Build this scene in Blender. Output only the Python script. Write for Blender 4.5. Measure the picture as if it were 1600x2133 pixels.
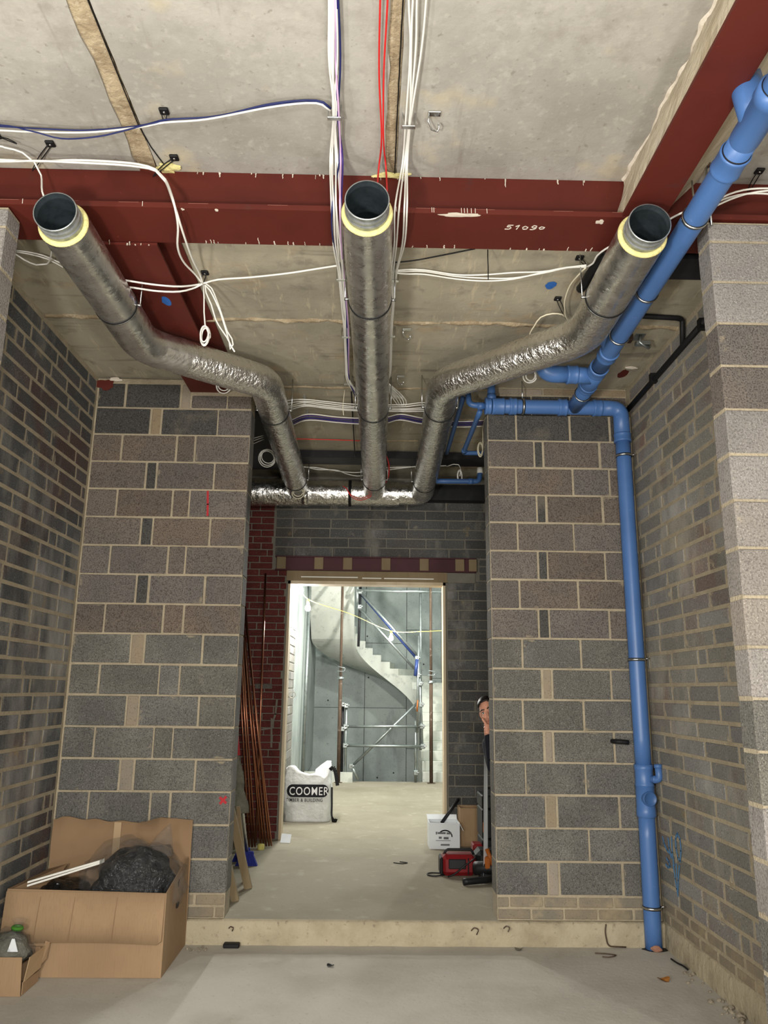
import bpy, bmesh, math, random
from mathutils import Vector, Matrix, noise

# ------------------------------------------------------------------ scene, camera, light
for o in list(bpy.data.objects):
    bpy.data.objects.remove(o, do_unlink=True)
SC = bpy.context.scene
COL = SC.collection
random.seed(11)

def look_matrix(loc, pitch, yaw, roll):
    cy, sy, cp, sp = math.cos(yaw), math.sin(yaw), math.cos(pitch), math.sin(pitch)
    f = Vector((sy*cp, cy*cp, sp)); r = Vector((cy, -sy, 0)); u = r.cross(f)
    cr, sr = math.cos(roll), math.sin(roll)
    r2 = cr*r + sr*u; u2 = -sr*r + cr*u
    return Matrix(((r2.x, u2.x, -f.x, loc[0]), (r2.y, u2.y, -f.y, loc[1]), (r2.z, u2.z, -f.z, loc[2]), (0, 0, 0, 1)))
cd = bpy.data.cameras.new('camera'); cam = bpy.data.objects.new('camera', cd); COL.objects.link(cam)
cd.sensor_fit = 'VERTICAL'; cd.sensor_height = 36.0; cd.lens = 36.0*1602.88/2133.0
cd.clip_start = .05; cd.clip_end = 100
cam.matrix_world = look_matrix((0, 0, 1.71), .2287, .0161, .0116)
SC.camera = cam

W = bpy.data.worlds.new('world'); SC.world = W; W.use_nodes = True
W.node_tree.nodes['Background'].inputs[0].default_value = (.8, .86, .95, 1)
W.node_tree.nodes['Background'].inputs[1].default_value = .05
SC.view_settings.view_transform = 'Standard'; SC.view_settings.look = 'None'
SC.view_settings.gamma = 1.0; SC.view_settings.exposure = 0.0
SC.view_settings.use_curve_mapping = False

def area_light(name, loc, target, size, power, col=(1, .97, .92)):
    l = bpy.data.lights.new(name, 'AREA'); l.shape = 'DISK'; l.size = size; l.energy = power; l.color = col
    o = bpy.data.objects.new(name, l); COL.objects.link(o); o.location = loc
    o.rotation_euler = (Vector(target)-Vector(loc)).to_track_quat('-Z', 'Y').to_euler()
    return o
# site flood lamps standing behind the photographer; the last is added to brighten the floor
area_light('unseen_flood_light', (-1.1, .1, 1.45), (.35, 3.8, 3.0), .4, 135)
area_light('unseen_flood_light', (1.6, -3.2, 2.0), (-.3, 3.0, 3.4), .9, 65)
area_light('unseen_flood_light', (.2, -.7, 2.3), (.1, 3.6, 0), .5, 130)
def point_light(name, loc, power, r=.12, col=(1, .97, .93)):
    l = bpy.data.lights.new(name, 'POINT'); l.energy = power; l.shadow_soft_size = r; l.color = col
    o = bpy.data.objects.new(name, l); COL.objects.link(o); o.location = loc
    return o
# added overhead fill, and a low work lamp either side of the photographer
point_light('added_fill_light', (-.2, -1.2, 3.1), 45)
point_light('work_lamp_light', (-2.6, 1.5, 1.6), 150)
point_light('work_lamp_light', (1.25, .45, 1.2), 125)

# unseen fill added to brighten the stair hall, above the doorway head
point_light('added_fill_light', (1.6, 12.2, 4.3), 330, .06, (.95, 1, .97))

# ------------------------------------------------------------------ materials
def srgb(r, g, b):
    f = lambda c: (c/255/12.92) if c/255 <= .04045 else ((c/255+.055)/1.055)**2.4
    return (f(r), f(g), f(b), 1)
MATS = {}
def mat(name, base, layers=(), rough=.85, metal=0., bump=(), rnd=0., rndhue=0., spec=.3, emit=0., alpha=1., trans=0., rlayer=None, smear=None):
    """layers: (scale, detail, lo, hi, colour, amount[, stretch xyz]); bump: (scale, detail, strength, distance)"""
    m = bpy.data.materials.new(name); m.use_nodes = True; MATS[name] = m
    nt = m.node_tree; N = nt.nodes; L = nt.links; b = N['Principled BSDF']
    geo = N.new('ShaderNodeNewGeometry')
    base = srgb(*base) if len(base) == 3 else base
    rgb = N.new('ShaderNodeRGB'); rgb.outputs[0].default_value = base; cur = rgb.outputs[0]
    def noise_fac(scale, detail, lo, hi, stretch=None, voro=False):
        src = geo.outputs['Position']
        if stretch:
            mp = N.new('ShaderNodeMapping'); mp.inputs['Scale'].default_value = stretch
            L.new(src, mp.inputs[0]); src = mp.outputs[0]
        n = N.new('ShaderNodeTexNoise'); n.inputs['Scale'].default_value = scale; n.inputs['Detail'].default_value = detail
        n.inputs['Roughness'].default_value = .6
        L.new(src, n.inputs['Vector'])
        mr = N.new('ShaderNodeMapRange'); mr.inputs['From Min'].default_value = lo; mr.inputs['From Max'].default_value = hi
        L.new(n.outputs['Fac'], mr.inputs['Value']); return mr.outputs[0]
    for ly in layers:
        sc, de, lo, hi, c, am = ly[:6]
        f = noise_fac(sc, de, lo, hi, ly[6] if len(ly) > 6 else None)
        mu = N.new('ShaderNodeMath'); mu.operation = 'MULTIPLY'; mu.inputs[1].default_value = am; L.new(f, mu.inputs[0])
        mx = N.new('ShaderNodeMix'); mx.data_type = 'RGBA'; L.new(mu.outputs[0], mx.inputs[0]); L.new(cur, mx.inputs[6])
        mx.inputs[7].default_value = srgb(*c); cur = mx.outputs[2]
    late = None
    if smear:      # mortar wiped over the arrises of a brick: colour, amount, lo
        tc = N.new('ShaderNodeTexCoord'); va = N.new('ShaderNodeVectorMath'); va.operation = 'SUBTRACT'; va.inputs[1].default_value = (.5, .5, .5); L.new(tc.outputs['Generated'], va.inputs[0])
        vb = N.new('ShaderNodeVectorMath'); vb.operation = 'ABSOLUTE'; L.new(va.outputs[0], vb.inputs[0])
        vn = N.new('ShaderNodeVectorMath'); vn.operation = 'ABSOLUTE'; L.new(geo.outputs['True Normal'], vn.inputs[0])
        vi = N.new('ShaderNodeVectorMath'); vi.operation = 'SUBTRACT'; vi.inputs[0].default_value = (1, 1, 1); L.new(vn.outputs[0], vi.inputs[1])
        vm = N.new('ShaderNodeVectorMath'); vm.operation = 'MULTIPLY'; L.new(vb.outputs[0], vm.inputs[0]); L.new(vi.outputs[0], vm.inputs[1])
        sx = N.new('ShaderNodeSeparateXYZ'); L.new(vm.outputs[0], sx.inputs[0])
        m1 = N.new('ShaderNodeMath'); m1.operation = 'MAXIMUM'; L.new(sx.outputs[0], m1.inputs[0]); L.new(sx.outputs[1], m1.inputs[1])
        m2_ = N.new('ShaderNodeMath'); m2_.operation = 'MAXIMUM'; L.new(m1.outputs[0], m2_.inputs[0]); L.new(sx.outputs[2], m2_.inputs[1])
        nf = noise_fac(7, 5, .3, .75); nm = N.new('ShaderNodeMath'); nm.operation = 'MULTIPLY'; nm.inputs[1].default_value = .34; L.new(nf, nm.inputs[0])
        ad = N.new('ShaderNodeMath'); ad.operation = 'ADD'; L.new(m2_.outputs[0], ad.inputs[0]); L.new(nm.outputs[0], ad.inputs[1])
        mr_ = N.new('ShaderNodeMapRange'); mr_.inputs['From Min'].default_value = smear[2]; mr_.inputs['From Max'].default_value = smear[2]+.06; L.new(ad.outputs[0], mr_.inputs['Value'])
        late = N.new('ShaderNodeMath'); late.operation = 'MULTIPLY'; late.inputs[1].default_value = smear[1]; L.new(mr_.outputs[0], late.inputs[0])
    if rnd or rndhue:
        oi = N.new('ShaderNodeObjectInfo'); hs = N.new('ShaderNodeHueSaturation')
        mr = N.new('ShaderNodeMapRange'); mr.inputs['To Min'].default_value = 1-rnd; mr.inputs['To Max'].default_value = 1+rnd
        L.new(oi.outputs['Random'], mr.inputs['Value']); L.new(mr.outputs[0], hs.inputs['Value'])
        if rndhue:
            m2 = N.new('ShaderNodeMath'); m2.operation = 'MULTIPLY'; m2.inputs[1].default_value = 7.31; L.new(oi.outputs['Random'], m2.inputs[0])
            m3 = N.new('ShaderNodeMath'); m3.operation = 'FRACT'; L.new(m2.outputs[0], m3.inputs[0])
            mr2 = N.new('ShaderNodeMapRange'); mr2.inputs['To Min'].default_value = max(0, 1-rndhue); mr2.inputs['To Max'].default_value = 1+rndhue
            L.new(m3.outputs[0], mr2.inputs['Value']); L.new(mr2.outputs[0], hs.inputs['Saturation'])
        L.new(cur, hs.inputs['Color']); cur = hs.outputs[0]
    if late:
        mx = N.new('ShaderNodeMix'); mx.data_type = 'RGBA'; L.new(late.outputs[0], mx.inputs[0]); L.new(cur, mx.inputs[6]); mx.inputs[7].default_value = srgb(*smear[0]); cur = mx.outputs[2]
    L.new(cur, b.inputs['Base Color'])
    b.inputs['Roughness'].default_value = rough; b.inputs['Metallic'].default_value = metal
    b.inputs['Specular IOR Level'].default_value = spec
    if rlayer:
        sc, de, lo, hi, r0, r1 = rlayer
        f = noise_fac(sc, de, lo, hi); mr = N.new('ShaderNodeMapRange'); mr.inputs['To Min'].default_value = r0; mr.inputs['To Max'].default_value = r1
        L.new(f, mr.inputs['Value']); L.new(mr.outputs[0], b.inputs['Roughness'])
    nrm = None
    for bp in bump:
        sc, de, st, di = bp[:4]
        f = noise_fac(sc, de, .25, .75, bp[4] if len(bp) > 4 else None)
        bn = N.new('ShaderNodeBump'); bn.inputs['Strength'].default_value = st; bn.inputs['Distance'].default_value = di
        L.new(f, bn.inputs['Height'])
        if nrm: L.new(nrm, bn.inputs['Normal'])
        nrm = bn.outputs[0]
    if nrm: L.new(nrm, b.inputs['Normal'])
    if emit:
        b.inputs['Emission Color'].default_value = base; b.inputs['Emission Strength'].default_value = emit
    if alpha < 1: b.inputs['Alpha'].default_value = alpha
    if trans: b.inputs['Transmission Weight'].default_value = trans
    return m

mat('block_brown', (116, 106, 97), [(2.2, 3, .4, .65, (98, 94, 90), .7), (120, 3, .47, .63, (58, 51, 47), .8), (170, 1, .64, .74, (164, 154, 142), .4)], rough=.95, bump=[(120, 3, .6, .006)], rnd=.09, rndhue=.3, smear=((160, 147, 122), .7, .70))
mat('block_grey', (103, 101, 95), [(3, 4, .45, .7, (134, 131, 122), .55), (120, 3, .48, .64, (54, 53, 51), .7), (170, 1, .62, .74, (186, 183, 174), .45)], rough=.95, bump=[(120, 3, .6, .006)], rnd=.1, rndhue=.3, smear=((160, 147, 122), .7, .70))
mat('block_dark', (76, 74, 71), [(110, 3, .48, .64, (40, 39, 38), .8), (150, 1, .62, .74, (170, 170, 166), .35), (2.5, 4, .55, .75, (140, 130, 112), .4)], rough=.95, bump=[(110, 3, .6, .006)], rnd=.12, smear=((160, 147, 122), .7, .70))
mat('block_pale', (142, 136, 129), [(3, 3, .4, .7, (120, 116, 111), .7), (100, 3, .48, .66, (88, 82, 78), .7), (150, 1, .64, .72, (206, 200, 190), .45)], rough=.95, bump=[(100, 3, .6, .006)], rnd=.09, rndhue=.3, smear=((176, 164, 140), .6, .70))
mat('block_tan', (150, 134, 112), [(4, 3, .4, .7, (132, 126, 112), .7), (90, 2, .58, .68, (92, 84, 70), .5)], rough=.95, bump=[(110, 3, .45, .005)], rnd=.1, rndhue=.3, smear=((168, 154, 126), .7, .70))
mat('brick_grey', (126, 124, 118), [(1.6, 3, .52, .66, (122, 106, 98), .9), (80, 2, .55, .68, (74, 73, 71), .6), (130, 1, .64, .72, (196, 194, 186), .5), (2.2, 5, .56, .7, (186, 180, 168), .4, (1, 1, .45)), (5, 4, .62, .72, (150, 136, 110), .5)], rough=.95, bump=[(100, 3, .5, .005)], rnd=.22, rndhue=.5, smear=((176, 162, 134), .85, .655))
mat('brick_grey_shaded', (84, 84, 82), [(1.6, 3, .52, .66, (84, 78, 74), .6), (80, 2, .55, .68, (54, 54, 54), .6), (130, 1, .64, .72, (196, 194, 186), .5), (2.2, 5, .56, .7, (186, 180, 168), .4, (1, 1, .45)), (5, 4, .62, .72, (150, 136, 110), .5)], rough=.95, bump=[(100, 3, .5, .005)], rnd=.22, rndhue=.5, smear=((120, 114, 102), .5, .655))  # grey brick again, darkened in colour to stand in for the corridor's shade
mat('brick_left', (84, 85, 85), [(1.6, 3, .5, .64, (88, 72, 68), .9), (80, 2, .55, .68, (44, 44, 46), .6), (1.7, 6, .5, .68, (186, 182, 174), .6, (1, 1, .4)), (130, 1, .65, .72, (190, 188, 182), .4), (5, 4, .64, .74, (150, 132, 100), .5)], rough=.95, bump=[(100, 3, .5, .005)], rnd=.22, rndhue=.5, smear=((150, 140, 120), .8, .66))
mat('brick_red', (98, 46, 42), [(6, 3, .45, .7, (76, 36, 34), .8), (90, 2, .6, .7, (150, 120, 110), .4)], rough=.95, bump=[(90, 3, .4, .004)], rnd=.12)
mat('brick_base', (138, 126, 106), [(4, 3, .4, .65, (112, 108, 98), .7), (90, 2, .6, .7, (80, 74, 64), .5), (6, 3, .55, .7, (172, 156, 124), .5)], rough=.95, bump=[(80, 3, .4, .005)], rnd=.1, smear=((168, 154, 126), .7, .70))
mat('mortar', (170, 158, 134), [(7, 4, .4, .7, (144, 133, 112), .7), (60, 2, .6, .7, (120, 110, 92), .4)], rough=.97, bump=[(70, 3, .6, .008)])
mat('mortar_grey', (128, 124, 113), [(7, 4, .4, .7, (118, 114, 104), .7)], rough=.97, bump=[(70, 3, .6, .008)])
mat('concrete_ceiling', (172, 168, 159), [(1.1, 6, .4, .64, (146, 142, 133), .9), (11, 6, .46, .68, (150, 145, 136), .6), (24, 5, .55, .7, (186, 182, 172), .4), (4, 5, .58, .72, (136, 130, 118), .55), (1.6, 4, .58, .7, (196, 182, 146), .6), (26, 3, .64, .72, (120, 112, 100), .5), (3, 5, .62, .74, (126, 118, 106), .6, (3, .35, 1))], rough=.93, bump=[(6, 5, .2, .01), (60, 2, .2, .003)])
mat('concrete_rear', (168, 160, 140), [(1.3, 5, .42, .66, (136, 130, 114), .8), (2.2, 5, .58, .7, (176, 148, 110), .6), (6, 5, .56, .7, (116, 108, 96), .6), (2.5, 5, .6, .7, (104, 98, 86), .6, (.3, 3, 1)), (9, 3, .6, .7, (200, 186, 156), .5, (3, .4, 1))], rough=.93, bump=[(6, 5, .25, .012), (60, 2, .2, .003)])
mat('concrete_joint', (172, 156, 128), [(9, 5, .42, .66, (134, 116, 90), .85), (30, 3, .55, .68, (196, 184, 158), .5)], rough=.97, bump=[(28, 4, .7, .01)])
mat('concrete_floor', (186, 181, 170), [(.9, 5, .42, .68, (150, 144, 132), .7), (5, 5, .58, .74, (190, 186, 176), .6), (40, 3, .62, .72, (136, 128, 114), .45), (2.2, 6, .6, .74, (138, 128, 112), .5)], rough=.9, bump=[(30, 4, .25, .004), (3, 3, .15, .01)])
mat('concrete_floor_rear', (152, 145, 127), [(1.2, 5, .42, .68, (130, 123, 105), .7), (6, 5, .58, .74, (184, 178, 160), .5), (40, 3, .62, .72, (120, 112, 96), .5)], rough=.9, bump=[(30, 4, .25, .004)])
mat('concrete_kerb', (174, 163, 138), [(4, 5, .42, .68, (146, 134, 110), .8), (24, 4, .6, .72, (104, 94, 76), .6)], rough=.97, bump=[(18, 5, .6, .012)])
mat('concrete_stair', (206, 207, 196), [(1.3, 5, .42, .66, (184, 187, 180), .8), (6, 5, .56, .72, (120, 124, 120), .5), (30, 3, .64, .72, (90, 92, 90), .5)], rough=.9, bump=[(8, 4, .2, .01)])
mat('concrete_shaft', (168, 175, 170), [(1.0, 5, .42, .64, (136, 143, 140), .85), (5, 5, .56, .72, (164, 168, 162), .5), (2, 4, .6, .7, (94, 98, 96), .5, (1, 1, .3)), (40, 2, .66, .72, (60, 62, 62), .6)], rough=.9, bump=[(8, 4, .2, .01)])
mat('concrete_haunch', (202, 191, 168), [(5, 5, .45, .7, (172, 158, 132), .7), (10, 4, .58, .7, (214, 206, 192), .7), (2.5, 4, .55, .7, (168, 148, 118), .6)], rough=.97, bump=[(12, 5, .6, .02)])
mat('splash_white', (214, 204, 188), [(14, 3, .5, .7, (186, 172, 150), .6)], rough=.95, bump=[(30, 3, .5, .006)])
mat('foam_yellow', (226, 216, 150), [(20, 3, .45, .7, (196, 184, 120), .6)], rough=.9, bump=[(50, 3, .6, .006)])
mat('steel_red', (87, 30, 20), [(2.5, 4, .5, .7, (77, 25, 17), .7), (7, 4, .64, .74, (70, 44, 40), .5), (30, 3, .7, .76, (150, 70, 56), .4)], rough=.62, bump=[(40, 2, .06, .002)], spec=.35)
mat('steel_scuffed', (150, 98, 86), rough=.8)
mat('steel_purple', (74, 34, 40), [(3, 3, .5, .7, (58, 28, 34), .6)], rough=.6)
mat('steel_black', (26, 26, 28), [(10, 3, .5, .7, (40, 40, 42), .6)], rough=.55)
mat('timber', (134, 118, 91), [(5, 4, .4, .7, (122, 104, 76), .7, (1, 1, .12)), (30, 3, .6, .7, (120, 98, 68), .4, (1, 1, .05))], rough=.8, bump=[(40, 3, .15, .002, (1, 1, .06))], rnd=.08)
mat('timber_frame', (206, 190, 162), [(6, 4, .4, .7, (176, 154, 118), .7, (1, 1, .12))], rough=.75, rnd=.06)
FOILB = [(11, 3, .3, .02, (1.6, 2.6, 1)), (26, 3, .42, .008, (2.2, 2.2, .8)), (60, 2, .3, .003)]
mat('foil_crinkled', (238, 238, 236), [(6, 3, .5, .7, (196, 196, 194), .4)], rough=.2, metal=1., bump=FOILB, rlayer=(18, 3, .35, .65, .13, .3))
mat('foil_smooth', (214, 212, 208), [(5, 5, .45, .66, (176, 173, 168), .6), (25, 4, .58, .7, (226, 224, 218), .5)], rough=.3, metal=.95, bump=[(6, 3, .14, .02, (1, 3, 1)), (50, 3, .16, .003, (1, 1.5, 1))], rlayer=(14, 4, .35, .65, .2, .4))
mat('galvanised', (190, 196, 198), [(30, 3, .45, .65, (140, 148, 152), .6)], rough=.35, metal=.8)
mat('duct_inside', (96, 108, 114), [(30, 3, .45, .65, (78, 88, 94), .6)], rough=.45, metal=.8)
mat('zinc_bright', (205, 208, 208), rough=.25, metal=1.)
mat('steel_tube', (160, 166, 164), [(12, 4, .5, .7, (120, 122, 118), .6)], rough=.4, metal=.85)
mat('steel_rusty', (94, 79, 66), [(7, 4, .4, .65, (72, 55, 44), .9, (1, 1, .3)), (14, 3, .58, .7, (158, 146, 132), .5)], rough=.75, metal=.3)
mat('pipe_blue', (74, 112, 168), [(3, 3, .45, .7, (66, 102, 156), .6), (26, 3, .66, .74, (110, 140, 196), .35)], rough=.38, spec=.45)
mat('pipe_blue_dark', (62, 98, 150), rough=.4, spec=.45)
mat('tube_blue', (52, 68, 116), rough=.45, metal=.4)
mat('rubber_black', (18, 18, 19), rough=.6)
mat('cable_white', (232, 230, 222), rough=.5, spec=.4)
mat('cable_cream', (222, 214, 188), rough=.5, spec=.4)
mat('cable_purple', (62, 44, 118), rough=.5)
mat('cable_lilac', (212, 176, 214), rough=.5)
mat('cable_navy', (34, 42, 92), rough=.5)
mat('cable_red', (206, 46, 44), rough=.5)
mat('cable_black', (16, 16, 17), rough=.55)
mat('cable_yellow', (206, 196, 110), rough=.55)
mat('cardboard', (160, 133, 102), [(3, 4, .42, .68, (146, 120, 92), .6), (160, 1, .5, .7, (138, 114, 88), .35, (1, 1, .05))], rough=.9, bump=[(180, 1, .12, .001, (1, 1, .02))])
mat('cardboard_inside', (146, 119, 90), [(3, 4, .42, .68, (132, 106, 80), .6)], rough=.92)
mat('cardboard_tape', (176, 150, 116), rough=.5)
mat('plastic_clear', (110, 112, 112), rough=.1, alpha=.16, spec=1., bump=[(12, 4, .9, .04)])
mat('plastic_black', (14, 15, 16), [(10, 3, .5, .7, (28, 29, 30), .6)], rough=.22, bump=[(16, 4, .9, .03)], spec=.5)
mat('white_plastic', (226, 224, 214), rough=.45)
mat('white_paper', (222, 226, 228), rough=.8)
mat('green_tape', (66, 122, 40), rough=.6)
mat('bag_white', (224, 226, 224), [(6, 3, .5, .7, (202, 204, 204), .5)], rough=.7, bump=[(9, 4, .5, .03), (200, 1, .1, .001)])
mat('ink_black', (20, 20, 26), rough=.7)
mat('ink_white', (236, 236, 238), rough=.7)
mat('copper', (184, 126, 98), [(6, 3, .5, .7, (126, 80, 60), .6, (1, 1, .2))], rough=.28, metal=1., rnd=.15)
mat('bristle_blue', (34, 44, 130), [(80, 2, .4, .7, (20, 26, 84), .7)], rough=.8)
mat('dust_cloth', (120, 118, 104), [(12, 4, .4, .7, (88, 86, 76), .8)], rough=.95, bump=[(20, 4, .7, .02)])
mat('paint_blue', (44, 96, 168), rough=.7)
mat('paint_blue_faded', (84, 128, 168), rough=.9)
mat('paint_red', (172, 48, 54), rough=.8)
mat('chalk_white', (236, 228, 214), rough=.95)
mat('tool_red', (118, 20, 24), [(12, 3, .5, .7, (94, 14, 20), .6)], rough=.4)
mat('tool_orange', (164, 90, 34), rough=.45)
mat('tool_black', (22, 23, 24), rough=.5)
mat('tool_grey', (96, 98, 100), rough=.5)
mat('skin', (196, 142, 118), [(30, 3, .5, .7, (184, 124, 102), .4)], rough=.5)
mat('lips', (176, 88, 84), rough=.45)
mat('hair_black', (20, 16, 14), rough=.5)
mat('eye_white', (225, 222, 216), rough=.2)
mat('eye_dark', (26, 18, 14), rough=.15)
mat('jacket_navy', (16, 18, 28), [(20, 3, .5, .7, (26, 28, 40), .5)], rough=.85)
mat('trousers_black', (22, 22, 26), rough=.9)
mat('leaf_brown', (168, 112, 48), [(40, 3, .4, .7, (120, 72, 28), .7)], rough=.8)
mat('rubble', (150, 140, 122), [(20, 3, .4, .7, (98, 90, 78), .8)], rough=.97, bump=[(60, 3, .6, .006)])
mat('clay', (158, 116, 96), [(20, 3, .4, .7, (140, 96, 78), .7)], rough=.9)
mat('bulb_glow', (1.0, .98, .93, 1), emit=2600.)

# ------------------------------------------------------------------ helpers
def link(name, me, m=None, parent=None, loc=None):
    o = bpy.data.objects.new(name, me); COL.objects.link(o)
    if m and me and not me.materials: me.materials.append(MATS[m])
    if parent: o.parent = parent
    if loc is not None: o.location = loc
    return o
def empty(name, loc=(0, 0, 0)):
    o = bpy.data.objects.new(name, None); COL.objects.link(o); o.location = loc; o.empty_display_size = .1
    bpy.context.view_layer.update() if False else None
    return o
def thing(name, label, cat, loc=(0, 0, 0), group=None):
    o = empty(name, loc); o['label'] = label; o['category'] = cat
    if group: o['group'] = group
    return o
def tag(o, label, cat, group=None, kind=None):
    o['label'] = label; o['category'] = cat
    if group: o['group'] = group
    if kind: o['kind'] = kind
    return o
def struct(o, label=None, cat=None):
    o['kind'] = 'structure'
    if label: o['label'] = label
    if cat: o['category'] = cat
    return o
def mesh(name, vs, fs, smooth=False):
    me = bpy.data.meshes.new(name); me.from_pydata([tuple(v) for v in vs], [], fs); me.update()
    if smooth:
        for p in me.polygons: p.use_smooth = True
    return me
def put(name, vs, fs, m, parent=None, smooth=False):
    """mesh in world coordinates; a parent is an Empty with no rotation, so subtract its place"""
    off = Vector(parent_loc(parent)) if parent else Vector((0, 0, 0))
    return link(name, mesh(name, [Vector(v)-off for v in vs], fs, smooth), m, parent)
def parent_loc(p):
    v = Vector((0, 0, 0))
    while p: v = v + p.location; p = p.parent
    return v
BOXF = [(0, 3, 2, 1), (4, 5, 6, 7), (0, 1, 5, 4), (1, 2, 6, 5), (2, 3, 7, 6), (3, 0, 4, 7)]
def box_vf(x0, x1, y0, y1, z0, z1):
    return [(x0, y0, z0), (x1, y0, z0), (x1, y1, z0), (x0, y1, z0), (x0, y0, z1), (x1, y0, z1), (x1, y1, z1), (x0, y1, z1)], BOXF
def box(name, x0, x1, y0, y1, z0, z1, m, parent=None):
    v, f = box_vf(x0, x1, y0, y1, z0, z1); return put(name, v, f, m, parent)
class MB:
    def __init__(s): s.v = []; s.f = []
    def add(s, v, f):
        n = len(s.v); s.v += [tuple(a) for a in v]; s.f += [tuple(i+n for i in q) for q in f]; return s
    def box(s, *a): return s.add(*box_vf(*a))
    def build(s, name, m, parent=None, smooth=False): return put(name, s.v, s.f, m, parent, smooth)
CH = {}
def cham_mesh(sx, sy, sz, c, key, m):
    k = (round(sx, 3), round(sy, 3), round(sz, 3), key)
    if k in CH: return CH[k]
    bm = bmesh.new(); bmesh.ops.create_cube(bm, size=1)
    for v in bm.verts: v.co = (v.co.x*sx, v.co.y*sy, v.co.z*sz)
    bmesh.ops.bevel(bm, geom=list(bm.edges), offset=c, segments=1, affect='EDGES')
    me = bpy.data.meshes.new(key); bm.to_mesh(me); bm.free(); me.materials.append(MATS[m]); CH[k] = me
    return me
def cham_box(name, x0, x1, y0, y1, z0, z1, m, parent=None, c=.004):
    me = cham_mesh(x1-x0, y1-y0, z1-z0, c, m, m)
    off = parent_loc(parent)
    return link(name, me, None, parent, Vector(((x0+x1)/2, (y0+y1)/2, (z0+z1)/2))-off)

def smooth_path(pts, step=.03):
    """Catmull-Rom resample"""
    P = [Vector(p) for p in pts]
    if len(P) == 2:
        n = max(1, int((P[1]-P[0]).length/step)); return [P[0].lerp(P[1], i/n) for i in range(n+1)]
    P = [P[0]*2-P[1]] + P + [P[-1]*2-P[-2]]
    out = []
    for i in range(1, len(P)-2):
        a, b, c, d = P[i-1:i+3]; n = max(1, min(24, int((c-b).length/step)))
        for k in range(n):
            t = k/n
            out.append(.5*((2*b)+(c-a)*t+(2*a-5*b+4*c-d)*t*t+(3*b-a-3*c+d)*t**3))
    out.append(P[-2]); return out
def fillet(pts, r, n=8):
    P = [Vector(p) for p in pts]; out = [P[0]]
    for i in range(1, len(P)-1):
        a = (P[i-1]-P[i]); b = (P[i+1]-P[i]); d = min(r, a.length*.49, b.length*.49)
        p0 = P[i]+a.normalized()*d; p1 = P[i]+b.normalized()*d
        for k in range(n+1):
            t = k/n; out.append(p0*(1-t)**2+P[i]*2*t*(1-t)+p1*t*t)
    out.append(P[-1]); return out
def resample(P, step):
    P = [Vector(p) for p in P]; out = [P[0]]
    for a, b in zip(P[:-1], P[1:]):
        n = max(1, int(round((b-a).length/step)))
        out += [a.lerp(b, (k+1)/n) for k in range(n)]
    return out
def tube_vf(P, r, sides=8, caps=True, jit=0., up=None):
    P = [Vector(p) for p in P]; vs = []; fs = []; T = []
    for i in range(len(P)):
        t = P[min(i+1, len(P)-1)]-P[max(i-1, 0)]; T.append(t.normalized() if t.length > 1e-9 else Vector((0, 0, 1)))
    ref = Vector(up) if up else (Vector((0, 0, 1)) if abs(T[0].z) < .9 else Vector((1, 0, 0)))
    u = (ref-T[0]*ref.dot(T[0])).normalized()
    for i, p in enumerate(P):
        u = (u-T[i]*u.dot(T[i])).normalized(); w = T[i].cross(u)
        rr = r[i] if isinstance(r, (list, tuple)) else r
        for k in range(sides):
            a = 2*math.pi*k/sides; d = u*math.cos(a)+w*math.sin(a)
            q = p+d*rr
            if jit:
                nz = noise.noise(q*22)+.6*noise.noise(q*48+Vector((3, 1, 7)))
                q = p+d*(rr+jit*nz)
            vs.append(q)
    for i in range(len(P)-1):
        for k in range(sides):
            k2 = (k+1) % sides
            fs.append((i*sides+k, i*sides+k2, (i+1)*sides+k2, (i+1)*sides+k))
    if caps:
        fs.append(tuple(range(sides-1, -1, -1))); n = (len(P)-1)*sides; fs.append(tuple(n+k for k in range(sides)))
    return vs, fs
def tube(name, P, r, m, parent=None, sides=8, caps=True, jit=0., up=None):
    v, f = tube_vf(P, r, sides, caps, jit, up); return put(name, v, f, m, parent, True)
def lathe(name, origin, axis, prof, m, parent=None, sides=28):
    """prof: (radius, distance along axis) pairs"""
    A = Vector(axis).normalized(); O = Vector(origin)
    ref = Vector((0, 0, 1)) if abs(A.z) < .9 else Vector((1, 0, 0))
    u = (ref-A*ref.dot(A)).normalized(); w = A.cross(u); vs = []; fs = []
    for r, h in prof:
        for k in range(sides):
            a = 2*math.pi*k/sides; vs.append(O+A*h+(u*math.cos(a)+w*math.sin(a))*r)
    for i in range(len(prof)-1):
        for k in range(sides):
            k2 = (k+1) % sides; fs.append((i*sides+k, i*sides+k2, (i+1)*sides+k2, (i+1)*sides+k))
    o = put(name, vs, fs, m, parent, True)
    return o
def ring(name, centre, axis, R, r, m, parent=None, sides=28, n2=6):
    prof = [(R+r*math.cos(2*math.pi*k/n2), r*math.sin(2*math.pi*k/n2)) for k in range(n2+1)]
    return lathe(name, centre, axis, prof, m, parent, sides)
def band(name, centre, axis, r0, r1, h, m, parent=None, sides=28):
    return lathe(name, centre, axis, [(r0, -h/2), (r1, -h/2), (r1, h/2), (r0, h/2), (r0, -h/2)], m, parent, sides)
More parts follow.
